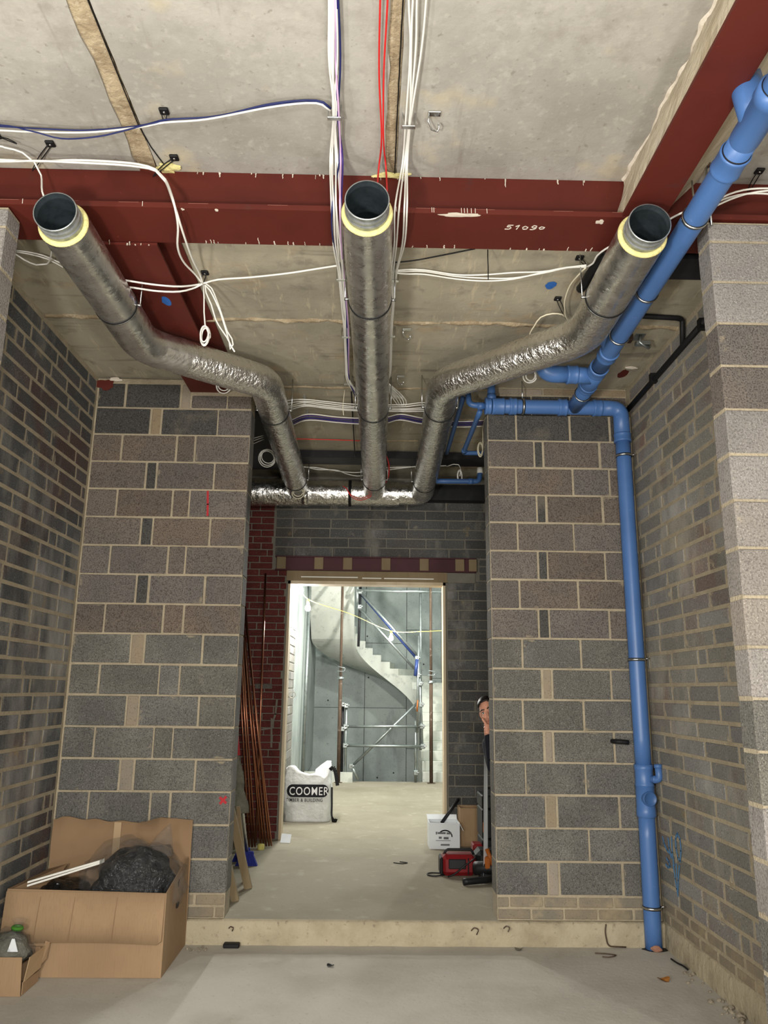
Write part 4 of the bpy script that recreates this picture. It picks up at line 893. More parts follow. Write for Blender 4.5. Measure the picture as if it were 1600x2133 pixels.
lathe('end_cap', (.9, YV, ZB), (-1, 0, 0), [(RP+.006, -.03), (RP+.006, .0), (RP-.004, .006), (.001, .006)], 'pipe_blue', st, 32)
tube('pipe', resample([(1.992, YV, 3.70), (1.996, YV, 1.2)], .2), RP, 'pipe_blue', st, 32)
tube('pipe', resample([(1.996, YV, .9), (1.99, YV, -.03)], .2), RP, 'pipe_blue', st, 32)
lathe('branch_fitting', (1.996, YV, 1.205), (0, 0, -1), [(RP, -.01), (RP+.009, -.01), (RP+.009, .02), (RP+.005, .03), (RP+.006, .12), (RP+.009, .125), (RP+.009, .14), (RP, .142)], 'pipe_blue', st, 32)
tube('side_branch', fillet([(2.03, YV-.05, 1.118), (2.075, YV-.09, 1.115), (2.07, YV-.09, 1.215)], .035, 8), .024, 'pipe_blue', st, 20)
band('branch_collar', (2.07, YV-.09, 1.21), (0, 0, 1), .018, .028, .026, 'pipe_blue', st, 24); band('branch_collar', (2.05, YV-.068, 1.117), (.7, -.7, 0), .02, .027, .018, 'pipe_blue', st, 24)
lathe('access_fitting', (1.996, YV, 1.065), (0, 0, -1), [(RP, -.005), (RP+.007, -.005), (RP+.007, .15), (RP+.01, .155), (RP+.01, .2), (RP+.004, .21), (RP, .215)], 'pipe_blue', st, 32)
lathe('access_cap', (2.002, YV-.055, .985), (.12, -1, 0), [(.05, -.03), (.052, .01), (.05, .02), (.046, .024), (.044, .02), (.001, .022)], 'pipe_blue_dark', st, 32)
for z in (3.55, 1.96, .262): pclip((1.994, YV, z), (0, 0, 1), st, rod=(2.088, YV-.02, z+.01))
pclip((1.2, YV, ZB), (1, 0, 0), st, rod=(1.2, YV, ZR))
# ragged hole round the foot of the stack
tag(patch('floor_hole', (2.0, 5.80, .0), (1, 0, 0), (0, 1, 0), .095, .05, (0, 0, 1), 'steel_black', None, 2, rough=.1, th=.0025), 'dark hole in the floor around the foot of the blue pipe', 'hole')
cb = bmesh.new(); bmesh.ops.create_icosphere(cb, subdivisions=2, radius=.04)
for v in cb.verts: v.co = Vector((v.co.x*1.0, v.co.y*.35, v.co.z*.5))*(1+.5*noise.noise(v.co*30))
me = bpy.data.meshes.new('clay_lump'); cb.to_mesh(me); cb.free()
tag(link('clay_lump', me, 'clay', None, (1.985, 5.742, .022)), 'lump of pinkish clay at the foot of the blue pipe', 'lump')

dm = thing('drain_pipe', 'blue plastic drain pipe running overhead along the right side', 'pipe', (1.56, 4.2, ZB))
A0 = Vector((1.376, -2.0, ZB)); A1 = Vector((1.612, YV-.02, ZB+.0)); ax = (A1-A0).normalized()
at = lambda y: A0+(A1-A0)*((y-A0.y)/(A1.y-A0.y))
tube('pipe', resample([A0, at(2.62)], .2), RP+.001, 'pipe_blue', dm, 36); tube('pipe', resample([at(2.72), at(5.0)], .2), RP+.001, 'pipe_blue', dm, 36)
tube('pipe', resample([at(5.3), A1], .2), RP, 'pipe_blue', dm, 36)
lathe('wye_fitting', at(2.58), ax, [(RP, -.14), (RP+.011, -.14), (RP+.012, -.08), (RP+.004, -.07), (RP+.004, .14), (RP, .16)], 'pipe_blue', dm, 36)
tube('wye_branch', fillet([at(2.62)+Vector((0, 0, .0)), at(2.56)+Vector((-.04, .03, .13)), at(2.56)+Vector((.02, .12, .22)), (1.585, 2.8, 4.40)], .06, 6), RP+.002, 'pipe_blue', dm, 32)
socket(at(2.86), ax, dm, L=.12); seal(at(2.797), ax, dm); seal(at(2.44), ax, dm)
pclip(at(3.26), ax, dm, rod=at(3.26)+Vector((0.0, 0, .2))); pclip(at(3.98), ax, dm, rod=at(3.98)+Vector((0, 0, .2))); pclip(at(4.53), ax, dm, rod=at(4.53)+Vector((0, 0, .2))); pclip(at(5.52), ax, dm, rod=at(5.52)+Vector((0, 0, .2)))
socket(at(4.80), ax, dm, L=.09); socket(at(5.06), ax, dm, L=.09); lathe('tee_fitting', at(5.2), ax, [(RP, -.18), (RP+.006, -.18), (RP+.006, .16), (RP, .17)], 'pipe_blue', dm, 36); socket(at(5.36), ax, dm, L=.07)
t0 = at(5.18)
tube('tee_branch', [t0, t0+Vector((-.2, .0, .01))], RP+.003, 'pipe_blue', dm, 32); socket(t0+Vector((-.16, 0, .008)), (1, 0, 0), dm, L=.08)
tube('tee_elbow', fillet([t0+Vector((-.19, 0, .01)), t0+Vector((-.36, 0, .01)), t0+Vector((-.38, -.02, .2))], .1, 8), RP+.004, 'pipe_blue', dm, 32)
tube('riser_branch', fillet([at(4.72), at(4.66)+Vector((-.06, .0, .08)), at(4.62)+Vector((-.07, 0, .22))], .04), RP-.006, 'pipe_blue', dm, 28)
# threaded hanger near the front
hr = thing('hanger_rod', 'zinc threaded hanger rod with washer beside the blue pipe at upper right', 'rod', (1.7, 3.44, 4.2))
tube('rod', [(1.70, 3.44, 4.39), (1.70, 3.44, 4.03)], .006, 'zinc_bright', hr, 8); lathe('washer', (1.70, 3.44, 4.375), (0, 0, 1), [(.001, 0), (.026, 0), (.026, .006), (.001, .006)], 'steel_rusty', hr, 16)

# small blue waste pipes in the corridor
def small_pipe(label, pts, r, extra=()):
    t = thing('waste_pipe', label, 'pipe', pts[0])
    tube('pipe', resample(fillet(pts, r*1.6, 6), .15), r, 'pipe_blue_dark', t, 16)
    for c, a, rr in extra: band('collar', c, a, rr-.006, rr+.004, .05, 'pipe_blue_dark', t, 20)
    return t
small_pipe('small blue waste pipe elbow leaving the left end of the crosswise drain', [(.90, YV, ZB+.0), (.77, YV, ZB+.01), (.76, YV+.02, ZB+.12)], .024, [((.86, YV, ZB), (1, 0, 0), .026)])
small_pipe('small blue waste pipe stub rising from the crosswise drain', [(.95, YV, ZB+.05), (.95, YV, ZB+.2)], .032, [((.95, YV, ZB+.075), (0, 0, 1), .034)])
small_pipe('thin blue waste pipe running back beside the right duct', [(.73, 5.9, 4.05), (.735, 7.3, 4.02)], .02)
small_pipe('thin blue waste pipe running back and turning right in the corridor', [(.86, 5.86, ZB-.03), (.862, 7.0, ZB-.02), (1.5, 7.0, ZB-.02)], .021, [((.862, 6.93, ZB-.02), (0, 1, 0), .022)])
wp = small_pipe('thin blue waste pipe along the back with a white capped upstand', [(.62, 7.9, 3.895), (1.14, 7.9, 3.9), (1.15, 7.9, 4.02)], .027, [((1.05, 7.9, 3.9), (1, 0, 0), .028)])
band('white_cap', (1.15, 7.9, 4.02), (0, 0, 1), .02, .032, .06, 'white_plastic', wp, 20)
tag(tube('rubber_stub', smooth_path([(1.80, 5.88, 1.37), (1.80, 5.84, 1.37), (1.83, 5.82, 1.37), (1.9, 5.82, 1.365)], .02), .017, 'rubber_black', None, 10), 'short black rubber stub sticking out of the blocks beside the blue pipe', 'stub')

# ------------------------------------------------------------------ cables
# the runs go on beyond the frame: forward over the viewer, and out to either side
for k_, p_ in PATHS.items():
    a = p_[0]
    if k_[:2] in ('lw', 'rw') or k_ in ('purple', 'navy', 'lilac', 'red0', 'red1'): p_[:0] = [(a[0], -1.6, a[2]), (a[0], .6, a[2]+.005), (a[0], 1.7, a[2])]
    if k_ in ('xnavy', 'xnavy2', 'xwhite', 'ywhite0', 'ywhite1', 'loopwhite'): p_[:0] = [(-3.9, a[1]+.03, a[2]), (-2.9, a[1]-.01, a[2])]
    if k_ in ('rcx0', 'rcx1', 'rcx2'): p_ += [(2.5, p_[-1][1]+.02, p_[-1][2]), (3.2, p_[-1][1], p_[-1][2])]
def cable(key, m, label, group=None, r=.0048, name=None, cat='cable'):
    o = tube(name or m.replace('cable_', '')+'_cable', smooth_path(PATHS[key], .035), r, m, None, 6)
    return tag(o, label, cat, group)
ORD = ['leftmost', 'second', 'third', 'fourth', 'fifth', 'sixth', 'seventh', 'eighth', 'ninth']
for i, k in enumerate((0, 5, 1, 4, 2, 3)): cable(f'lw{k}', 'cable_white', ORD[i]+(' white cable' if i == 0 else ' white cable from the left')+' in the bundle left of the middle duct', 'white cables of the left bundle')
cable('purple', 'cable_purple', 'purple cable in the bundle left of the middle duct'); cable('navy', 'cable_navy', 'navy cable in the bundle left of the middle duct'); cable('lilac', 'cable_lilac', 'pale lilac cable in the bundle left of the middle duct')
for i, k in enumerate((0, 3, 1, 2)): cable(f'rw{k}', 'cable_white', ORD[i]+(' white cable' if i == 0 else ' white cable from the left')+' in the bundle right of the middle duct', 'white cables of the right bundle')
for i in range(2): cable(f'red{i}', 'cable_red', ('left of two red cables hanging above the middle duct mouth', 'right of two red cables hanging above the middle duct mouth')[i], 'pair of red cables')
cable('xnavy', 'cable_navy', 'straighter navy cable crossing the soffit at upper left', r=.004); cable('xnavy2', 'cable_navy', 'sagging navy cable crossing the soffit at upper left', r=.004); cable('xwhite', 'cable_white', 'white cable crossing the soffit alongside the navy ones', r=.005)
cable('ywhite0', 'cable_white', 'white cable from the left edge that bows down in front of the red beam', r=.006); cable('ywhite1', 'cable_white', 'white cable from the left edge that drops straight across the red beam', r=.006)
cable('loopwhite', 'cable_white', 'white cable looping down behind the left duct mouth'); cable('pierwhite0', 'cable_white', 'upper white cable behind the left pier', 'white cables behind the left pier', .004); cable('pierwhite1', 'cable_white', 'lower white cable behind the left pier', 'white cables behind the left pier', .004)
cable('cross0', 'cable_white', 'upper white cable crossing from the left duct to the middle bundle', r=.006); cable('cross1', 'cable_white', 'lower white cable passing behind the left duct to the tie', r=.006)
def coil(key, R, n, m, label, tilt=(0, 0, 0), r=.0045, sq=(1, 1), extra=None):
    c = Vector(PATHS[key][0]); pts = []
    rot = Matrix.Rotation(tilt[2], 3, 'Z') @ Matrix.Rotation(tilt[0], 3, 'X')
    N = n*18
    for k in range(N+1):
        a = 2*math.pi*k/18; q = 1+.16*math.sin((k//18)*2.3+R*40)+.05*noise.noise(Vector((k*.3, R, 0)))
        pts.append(c+rot @ Vector((R*sq[0]*math.cos(a)*q, .015*math.sin(a*.37+1)+.006*(k//18), R*sq[1]*math.sin(a)*q+R*.12*math.sin((k//18)*1.9))))
    if extra: pts = [Vector(e) for e in extra]+pts
    return tag(tube('cable_coil', pts, r, m, None, 6), label, 'cable')
coil('coil_hang', .026, 4, 'cable_white', 'tight white cable coil hanging from the tie right of the left duct', sq=(.9, 2.1), extra=PATHS['hang'])
cable('lp0', 'cable_white', 'long white cable loop hanging beside the dark red side beam'); cable('lp1', 'cable_white', 'white cable tail hanging beside the dark red side beam')
for i in range(3): cable(f'rc{i}', 'cable_white', ('middle', 'lowest', 'topmost')[i]+' of three white cables sagging from the middle bundle to the right duct', 'white cables sagging to the right')
cable('rcx0', 'cable_white', 'white cable passing behind the right duct mouth up to the right edge', r=.0055)
cable('rcx1', 'cable_white', 'lower white cable between the right duct and the blue pipe', 'white cables behind the blue pipe'); cable('rcx2', 'cable_white', 'upper white cable between the right duct and the blue pipe', 'white cables behind the blue pipe')
cable('rdrop', 'cable_cream', 'cream cable dropping to the bend of the right duct'); cable('rarc', 'cable_cream', 'cream cable arching over the right duct')
coil('coil_right', .045, 4, 'cable_white', 'white cable coil showing under the right duct', tilt=(.5, 0, .2))
coil('coil_left', .05, 3, 'cable_white', 'white cable coil under the left duct at the red beam end', tilt=(.3, 0, .2))
for i in range(5): cable(f'ob{i}', 'cable_white', ('topmost', 'second highest', 'middle', 'second lowest', 'lowest')[i]+' white cable of the upper crosswise bundle behind the ducts', 'upper crosswise cables')
for i in range(5): cable(f'oc{i}', ('cable_white', 'cable_purple', 'cable_navy', 'cable_purple', 'cable_white')[i], ('topmost white cable of the lower crosswise bundle', 'upper purple cable crossing behind the ducts', 'navy cable crossing behind the ducts', 'lower purple cable crossing behind the ducts', 'lowest white cable of the lower crosswise bundle')[i], 'lower crosswise cables')
for i in range(5): cable(f'fan{i}', 'cable_white', ORD[i]+' white cable fanning out right of the middle duct near the opening', 'fanned cable ends')
cable('blackcable', 'cable_black', 'short black cable beside the middle duct'); cable('tanstring', 'cable_cream', 'thin tan string hanging left of the middle duct', r=.003)
cable('bk0', 'cable_white', 'upper white cable above the header duct'); cable('bk1', 'cable_white', 'lower white cable above the header duct'); cable('bk2', 'cable_white', 'white cable dropping to the coil at the corridor right')
cable('bkred', 'cable_red', 'thin red cable on the corridor soffit left of the middle duct')
for i in range(2): cable(f'redloop{i}', 'cable_red', ('upper', 'lower')[i]+' red cable looping under the far end of the middle duct', 'red loops at the header duct', .004)
for i in range(3): cable(f'slot{i}', 'cable_white', ('upper', 'middle', 'lower')[i]+' white cable emerging behind the left block pier', 'cables behind the left block pier', .004)
coil('coil_back', .075, 4, 'cable_white', 'white cable coil hanging behind the left block pier', tilt=(.2, 0, .4)); coil('coil_mani', .062, 2, 'cable_cream', 'cream cable ring in front of the header duct'); coil('coil_rback', .028, 3, 'cable_white', 'small white cable coil hanging at the corridor right', sq=(.8, 2.4))
coil('hank_right', .024, 4, 'cable_cream', 'cream cable hank hanging by the right block pier', sq=(.9, 2.6), extra=PATHS['hanktop'][::-1])
cable('blackstrand', 'cable_black', 'black cable on the soffit right of the middle duct'); cable('blacktie', 'cable_black', 'long black cable tie tail hanging from the soffit', r=.003)
tag(tube('threaded_rod', [(-.19, 6.1, ZR), (-.185, 7.7, 4.09)], .006, 'cable_black', None, 6), 'thin black rod on the corridor soffit left of the middle duct', 'rod')
# adhesive tie mounts with looped black ties
TL = ['at the far left edge over the two white cables', 'holding the navy and white cables', 'beside the yellow foam at the plank joint', 'above the hanging white coil', 'left of the right duct mouth', 'above the bend of the right duct', 'at the right edge above the blue pipe', 'cut off by the left edge of the view']
for i in range(8):
    a, b = Vector(PATHS[f'tie{i}'][0]), Vector(PATHS[f'tie{i}'][1])
    t = thing('tie_mount', 'black square cable tie mount '+TL[i], 'tie mount', a, 'black tie mounts on the soffits')
    cham_box('mount_base', a.x-.022, a.x+.022, a.y-.022, a.y+.022, a.z-.014, a.z-.0, 'rubber_black', t, .004)
    lathe('screw', a-Vector((0, 0, .014)), (0, 0, -1), [(.006, 0), (.006, .003), (.001, .004)], 'zinc_bright', t, 10)
    d = (b-a); s = Vector((.009, .0, 0))
    tube('tie_loop', smooth_path([a-Vector((.01, 0, .012)), a+d*.5-s*1.3, b-s*.4, b+d*.08, b+s*.5, a+d*.5+s*1.2, a+Vector((.01, 0, -.012))], .02), .0028, 'rubber_black', t, 5)
for i in range(12):
    p = Vector(PATHS[f'clip{i}'][0]); along_x = i in (8, 9, 10, 11)
    t = thing('cable_clip', 'bright zinc clip '+['gripping the left bundle at the front', 'gripping the right bundle at the front', 'gripping the left bundle just behind the red beam', 'gripping the right bundle just behind the red beam', 'gripping the left bundle halfway back', 'gripping the right bundle halfway back', 'gripping the left bundle near the opening', 'gripping the right bundle near the opening', 'on the upper crosswise cables left of the middle duct', 'on the lower crosswise cables left of the middle duct', 'on the upper crosswise cables right of the middle duct', 'on the lower crosswise cables right of the middle duct'][i], 'clip', p, 'zinc cable clips')
    w = .032 if not along_x else .012; l = .012 if not along_x else .03
    cham_box('strap', p.x-w, p.x+w, p.y-l, p.y+l, p.z-.042, p.z-.036, 'zinc_bright', t, .002)
    for s in (-1, 1):
        if along_x: box('leg', p.x-w, p.x+w, p.y+s*(l-.002)-.002, p.y+s*(l-.002)+.002, p.z-.04, p.z+.035, 'zinc_bright', t)
        else: box('leg', p.x+s*(w-.002)-.002, p.x+s*(w-.002)+.002, p.y-l, p.y+l, p.z-.04, p.z+.03, 'zinc_bright', t)
def open_clip(p, label):
    p = Vector(p); t = thing('cable_clip', label, 'clip', p, 'empty zinc clips')
    cham_box('base', p.x-.03, p.x+.03, p.y-.016, p.y+.016, p.z-.006, p.z, 'zinc_bright', t, .002)
    tube('hoop', [p+Vector(q) for q in ((-.026, 0, -.004), (-.028, .015, -.03), (-.01, .05, -.05), (.02, .06, -.05), (.026, .04, -.045), (.02, .03, -.03))], .0045, 'zinc_bright', t, 6)
open_clip(PATHS['clip12'][0], 'empty open zinc clip on the soffit right of the front bundle'); open_clip(PATHS['clip13'][0], 'empty zinc clip on the rear soffit right of the middle duct'); open_clip(PATHS['clip14'][0], 'empty zinc clip on the soffit near the opening')
bk = thing('ceiling_bracket', 'empty grey metal bracket on the rear soffit by the right wall', 'bracket', (1.86, 4.98, ZR))
box('plate', 1.83, 1.9, 4.93, 5.03, ZR-.006, ZR, 'steel_tube', bk); tube('arm', [(1.87, 4.95, ZR), (1.85, 4.93, ZR-.07), (1.92, 4.95, ZR-.1), (1.95, 5.0, ZR-.06)], .012, 'steel_tube', bk, 6); cham_box('jaw', 1.83, 1.93, 4.93, 4.98, ZR-.08, ZR-.05, 'steel_tube', bk, .004); cham_box('grip', 1.78, 1.81, 4.93, 4.99, ZR-.05, ZR, 'steel_rusty', bk, .004)
tag(patch('foam_blob', (-1.10, 3.56, ZF-.002), (1, 0, 0), (0, 1, 0), .05, .035, (0, 0, -1), 'foam_yellow', None, 8, rough=.5, th=.02), 'yellow foam blob at the end of the left plank joint', 'foam')
tag(patch('foam_blob', (.07, 3.58, ZF-.002), (1, 0, 0), (0, 1, 0), .1, .02, (0, 0, -1), 'foam_yellow', None, 12, rough=.6, th=.02), 'yellow foam smear above the middle duct mouth', 'foam')
# broken-out pockets showing red steel at the two top corners
pk = thing('beam_pocket', 'ragged pocket showing red steel at the top left corner of the left block pier', 'pocket', (-2.16, 5.87, 4.12))
patch('steel_end', (-2.17, 5.876, 4.10), (1, 0, 0), (0, 0, 1), .07, .05, (0, -1, 0), 'steel_red', pk, 4, rough=.3, th=.004); patch('broken_lip', (-2.1, 5.872, 4.145), (1, 0, 0), (0, 0, 1), .06, .012, (0, -1, 0), 'splash_white', pk, 6, rough=.4, th=.012)
pk = thing('beam_pocket', 'pocket showing red steel in the soffit by the right wall', 'pocket', (1.97, 5.6, ZR))
patch('steel_end', (1.96, 5.62, ZR-.004), (1, 0, 0), (0, 1, 0), .035, .08, (0, 0, -1), 'steel_red', pk, 3, rough=.15, th=.003); patch('broken_lip', (1.99, 5.5, ZR-.004), (1, 0, 0), (0, 1, 0), .05, .02, (0, 0, -1), 'splash_white', pk, 9, rough=.3, th=.014)
# ------------------------------------------------------------------ stair hall beyond the doorway
YW = 17.4
hl = box('wall_hall_left', -1.4, -1.2, YB+.22, YW, FZ, 6.0, 'concrete_shaft'); struct(hl, 'left concrete wall of the stair hall', 'wall')
box('brick_reveal', -1.25, -1.056, YB+.22, 11.0, FZ, 3.4, 'mortar_grey', hl)
bricks(hl, 'x', -1.05, 1, courses(YB+.25, 11.0, FZ, 3.4, .1125, .44, 'brick_grey'), 'brick', joint=.014)
hr_ = box('wall_hall_right', 2.3, 2.5, YB+.22, YW, -2, 6.0, 'concrete_shaft'); struct(hr_, 'right concrete wall of the stair hall', 'wall')
hb = box('wall_hall_back', -1.4, 2.5, YW+.015, YW+.2, -2, 6.0, 'steel_black'); struct(hb, 'far board-marked concrete wall behind the curved stair', 'wall')
xs = [-1.4, -.1, .82, 1.6, 2.5]
zs = [[-2, -.3, 1.35, 2.7, 4.2, 6], [-2, -.3, 1.35, 2.75, 4.2, 6], [-2, .5, 2.0, 3.05, 4.4, 6], [-2, -.3, 1.35, 2.9, 4.2, 6]]
for i in range(4):
    for a, b in zip(zs[i][:-1], zs[i][1:]):
        p = cham_box('panel', xs[i]+.005, xs[i+1]-.005, YW-.01, YW+.03, a+.004, b-.004, 'concrete_shaft', hb, .004)
mb = MB()
for x, z in ((-.02, 2.0), (.75, .55), (-.02, .55), (.55, .0), (-.9, 1.5), (1.2, 2.3), (-.06, 2.9), (.2, -.1)): mb.add(*tube_vf([(x, YW-.013, z), (x, YW+.01, z)], .018, 10))
mb.build('tie_holes', 'steel_black', hb)
hf = box('ceiling_hall', -1.4, 2.5, YB+.22, YW+.2, 6.0, 6.2, 'concrete_shaft'); struct(hf, 'concrete soffit high over the stair hall', 'ceiling')
lf = box('floor_lower_landing', -1.4, 2.5, 14.3, YW+.2, -2.0, -1.6, 'concrete_shaft'); struct(lf, 'lower landing at the bottom of the stair well', 'floor')
box('upstand', -1.2, -.27, 14.1, 14.26, FZ, .32, 'concrete_stair', fr)

# curved concrete stair
CX, CY, RI, RO = .327, 15.6, .64, 1.50
stt = thing('staircase', 'pale concrete stair curving up to the left beyond the doorway', 'staircase', (1.4, 14.3, FZ))
RZ = .166
for k in range(8):        # straight lower flight at the right
    y0 = 14.32+k*.165; z1 = FZ+RZ*(k+1)
    cham_box('step', CX+RI, CX+RO, y0, CY+.05, z1-RZ+(.0 if k else -.2), z1, 'concrete_stair', stt, .006)
def stair_z(a): return FZ+RZ*8+.75*a/(math.pi/2)
ND = 11; da = math.radians(180)/ND
for k in range(ND):
    a0, a1 = k*da, (k+1)*da; zt = stair_z(a1); vs = []; fs = []; n = 8
    for i in range(n+1):
        a = a0+(a1-a0)*i/n; ca, sa = math.cos(a), math.sin(a); zb = stair_z(a)-.27
        for r in (RI, RO): vs.append((CX+r*ca, CY+r*sa, zt)); vs.append((CX+r*ca, CY+r*sa, zb))
    for i in range(n):
        p, q = i*4, (i+1)*4
        fs += [(p, q, q+2, p+2)[::-1], (p+1, p+3, q+3, q+1)[::-1], (p, p+1, q+1, q)[::-1], (p+2, q+2, q+3, p+3)[::-1]]
    fs += [(0, 2, 3, 1)[::-1], (n*4, n*4+1, n*4+3, n*4+2)[::-1]]
    put('step', vs, fs, 'concrete_stair', stt)
# upper flight coming back towards the viewer
z0 = stair_z(math.pi)
for k in range(11):
    y1 = CY-.2*k; y0 = y1-.2; zt = z0+RZ*(k+1); b1 = z0-.27+RZ*k; b0 = z0-.27+RZ*(k+1)
    put('step', [(CX-RO, y0, b0), (CX-RI, y0, b0), (CX-RI, y1, b1), (CX-RO, y1, b1), (CX-RO, y0, zt), (CX-RI, y0, zt), (CX-RI, y1, zt), (CX-RO, y1, zt)], BOXF, 'concrete_stair', stt)

# scaffold guard in front of the stair well
sf = thing('scaffold', 'galvanised tube scaffold guarding the stair well', 'scaffold', (.3, 14.2, FZ))
YS = 14.2
def stube(a, b, m='steel_tube', r=.024, nm='scaffold_tube'): return tube(nm, [a, b], r, m, sf, 12)
def coupler(p, s=.042):
    p = Vector(p); o = cham_box('coupler', p.x-s, p.x+s, p.y-s-.02, p.y+s*.6, p.z-s, p.z+s, 'steel_tube', sf, .012)
    tube('coupler_bolt', [p+Vector((0, -s-.015, 0)), p+Vector((s*1.4, -s-.03, .01))], .011, 'zinc_bright', sf, 6)
stube((-.40, YS, FZ), (-.405, YS, 1.47)); stube((-.47, YS+.03, FZ+.1), (-.47, YS+.03, 1.49), 'steel_black', .03)
stube((-.42, YS-.04, 1.093), (.98, YS-.04, 1.105)); stube((-.42, YS-.04, .768), (.98, YS-.04, .765))
stube((-.30, YS+.04, .4), (.86, YS+.06, 1.5)); stube((-.3, YS-.03, .44), (-.17, YS-.03, .2))
stube((.955, YS, .72), (.90, YS, 2.2)); stube((.93, YS+.05, .7), (.925, YS+.05, 3.7)); stube((.84, YS+.03, FZ), (.84, YS+.03, 1.2)); stube((.86, YS-.04, 1.0), (.89, YS-.04, 2.7))
stube((-.2, YS+.1, 3.49), (.86, YS+.1, 2.3), 'tube_blue', .026); stube((-.2, YS+.07, 3.5), (.88, YS+.07, 2.34)); stube((-.245, YS+.06, 3.24), (.84, YS+.06, 2.09))
stube((-.25, YS, 3.52), (1.5, YS, 3.51)); stube((-.21, YS+.1, 2.5), (-.19, YS+.1, 3.6), 'steel_black'); stube((-.25, YS+.05, 3.3), (-.25, YS+.05, 3.7), 'steel_tube', .03)
stube((.86, YS-.05, 1.36), (.87, YS-.05, 1.56), 'tool_orange', .016, 'orange_tag'); stube((.83, YS-.05, 1.98), (.86, YS-.05, 2.28), 'tube_blue', .034, 'blue_sleeve')
for p in ((-.405, YS, 1.45), (-.47, YS, 1.47), (-.41, YS, 1.093), (-.46, YS, 1.05), (-.41, YS, .768), (.945, YS, 1.105), (.96, YS, .765), (-.30, YS, .42), (-.2, YS+.06, 3.5), (-.2, YS+.05, 3.22), (.86, YS, 2.3), (.88, YS, 2.0), (.93, YS, 1.48), (.92, YS, 1.85), (.84, YS, .32)): coupler(p)
def prop(label, x, y, ztop, zmid, m):
    t = thing('steel_prop', label, 'prop', (x, y, FZ), 'adjustable steel props')
    tube('outer_tube', [(x, y, FZ+.008), (x, y, zmid)], .032, m, t, 14); tube('inner_tube', [(x, y, zmid-.05), (x-.005, y, ztop)], .024, m, t, 14)
    band('collar_nut', (x, y, zmid), (0, 0, 1), .028, .046, .05, 'steel_tube', t, 14); tube('pin', smooth_path([(x-.06, y-.02, zmid+.12), (x+.06, y-.02, zmid+.12), (x+.08, y-.03, zmid+.17), (x-.05, y-.04, zmid+.2)], .03), .008, 'steel_tube', t, 6)
    tube('handle', [(x-.06, y-.04, zmid-.02), (x+.06, y-.04, zmid+.0)], .01, 'steel_tube', t, 6); cham_box('base_plate', x-.07, x+.07, y-.07, y+.07, FZ, FZ+.008, m, t, .002)
prop('rusty steel prop standing left of the scaffold guard', -.515, 14.1, 4.2, 1.93, 'steel_rusty'); prop('rusty steel prop standing right of the scaffold guard', 1.105, 14.1, 4.2, 1.88, 'steel_rusty')
lp_ = thing('steel_prop', 'pale galvanised tube leaning against the left wall of the stair hall', 'prop', (-1.12, 14.0, FZ), 'adjustable steel props')
tube('tube', [(-1.13, 13.97, FZ), (-1.125, 14.2, 3.9)], .03, 'steel_tube', lp_, 12)

# festoon lamps
def bulb(p, label, cord_top):
    p = Vector(p); t = thing('festoon_lamp', label, 'lamp', p, 'festoon lamps on a yellow cord')
    lathe('bulb', p, (0, 0, 1), [(.001, -.045), (.02, -.04), (.034, -.02), (.036, 0), (.03, .022), (.018, .04), (.016, .05)], 'bulb_glow', t, 16)
    lathe('lamp_holder', p+Vector((0, 0, .05)), (0, 0, 1), [(.018, 0), (.022, .005), (.02, .06), (.006, .07)], 'cable_yellow', t, 14)
B1, B2, B3 = (-.855, 9.35, 2.89), (-.85, 10.5, 2.80), (.354, 13.0, 2.575)
bulb(B1, 'glowing festoon lamp just inside the top left of the doorway', 3.0); bulb(B2, 'glowing festoon lamp hanging lower beyond the first one', 3.0); bulb(B3, 'glowing festoon lamp hanging in front of the stair', 3.0)
tag(tube('light_string', smooth_path([(-.86, 9.0, 3.02), (-.855, 9.35, 3.01), (-.85, 10.5, 2.92), (-.3, 11.8, 2.85), (.354, 13.0, 2.695), (.9, 13.1, 2.70), (1.6, 13.2, 2.75)], .08), .006, 'cable_yellow', None, 6), 'yellow light string sagging across the stair hall', 'light string')
tag(ring('wire_ring', (-.86, YB+.05, 1.66), (0, 1, 0), .035, .005, 'cable_white', None, 20, 6), 'white cable ring hung on the left door lining', 'ring')

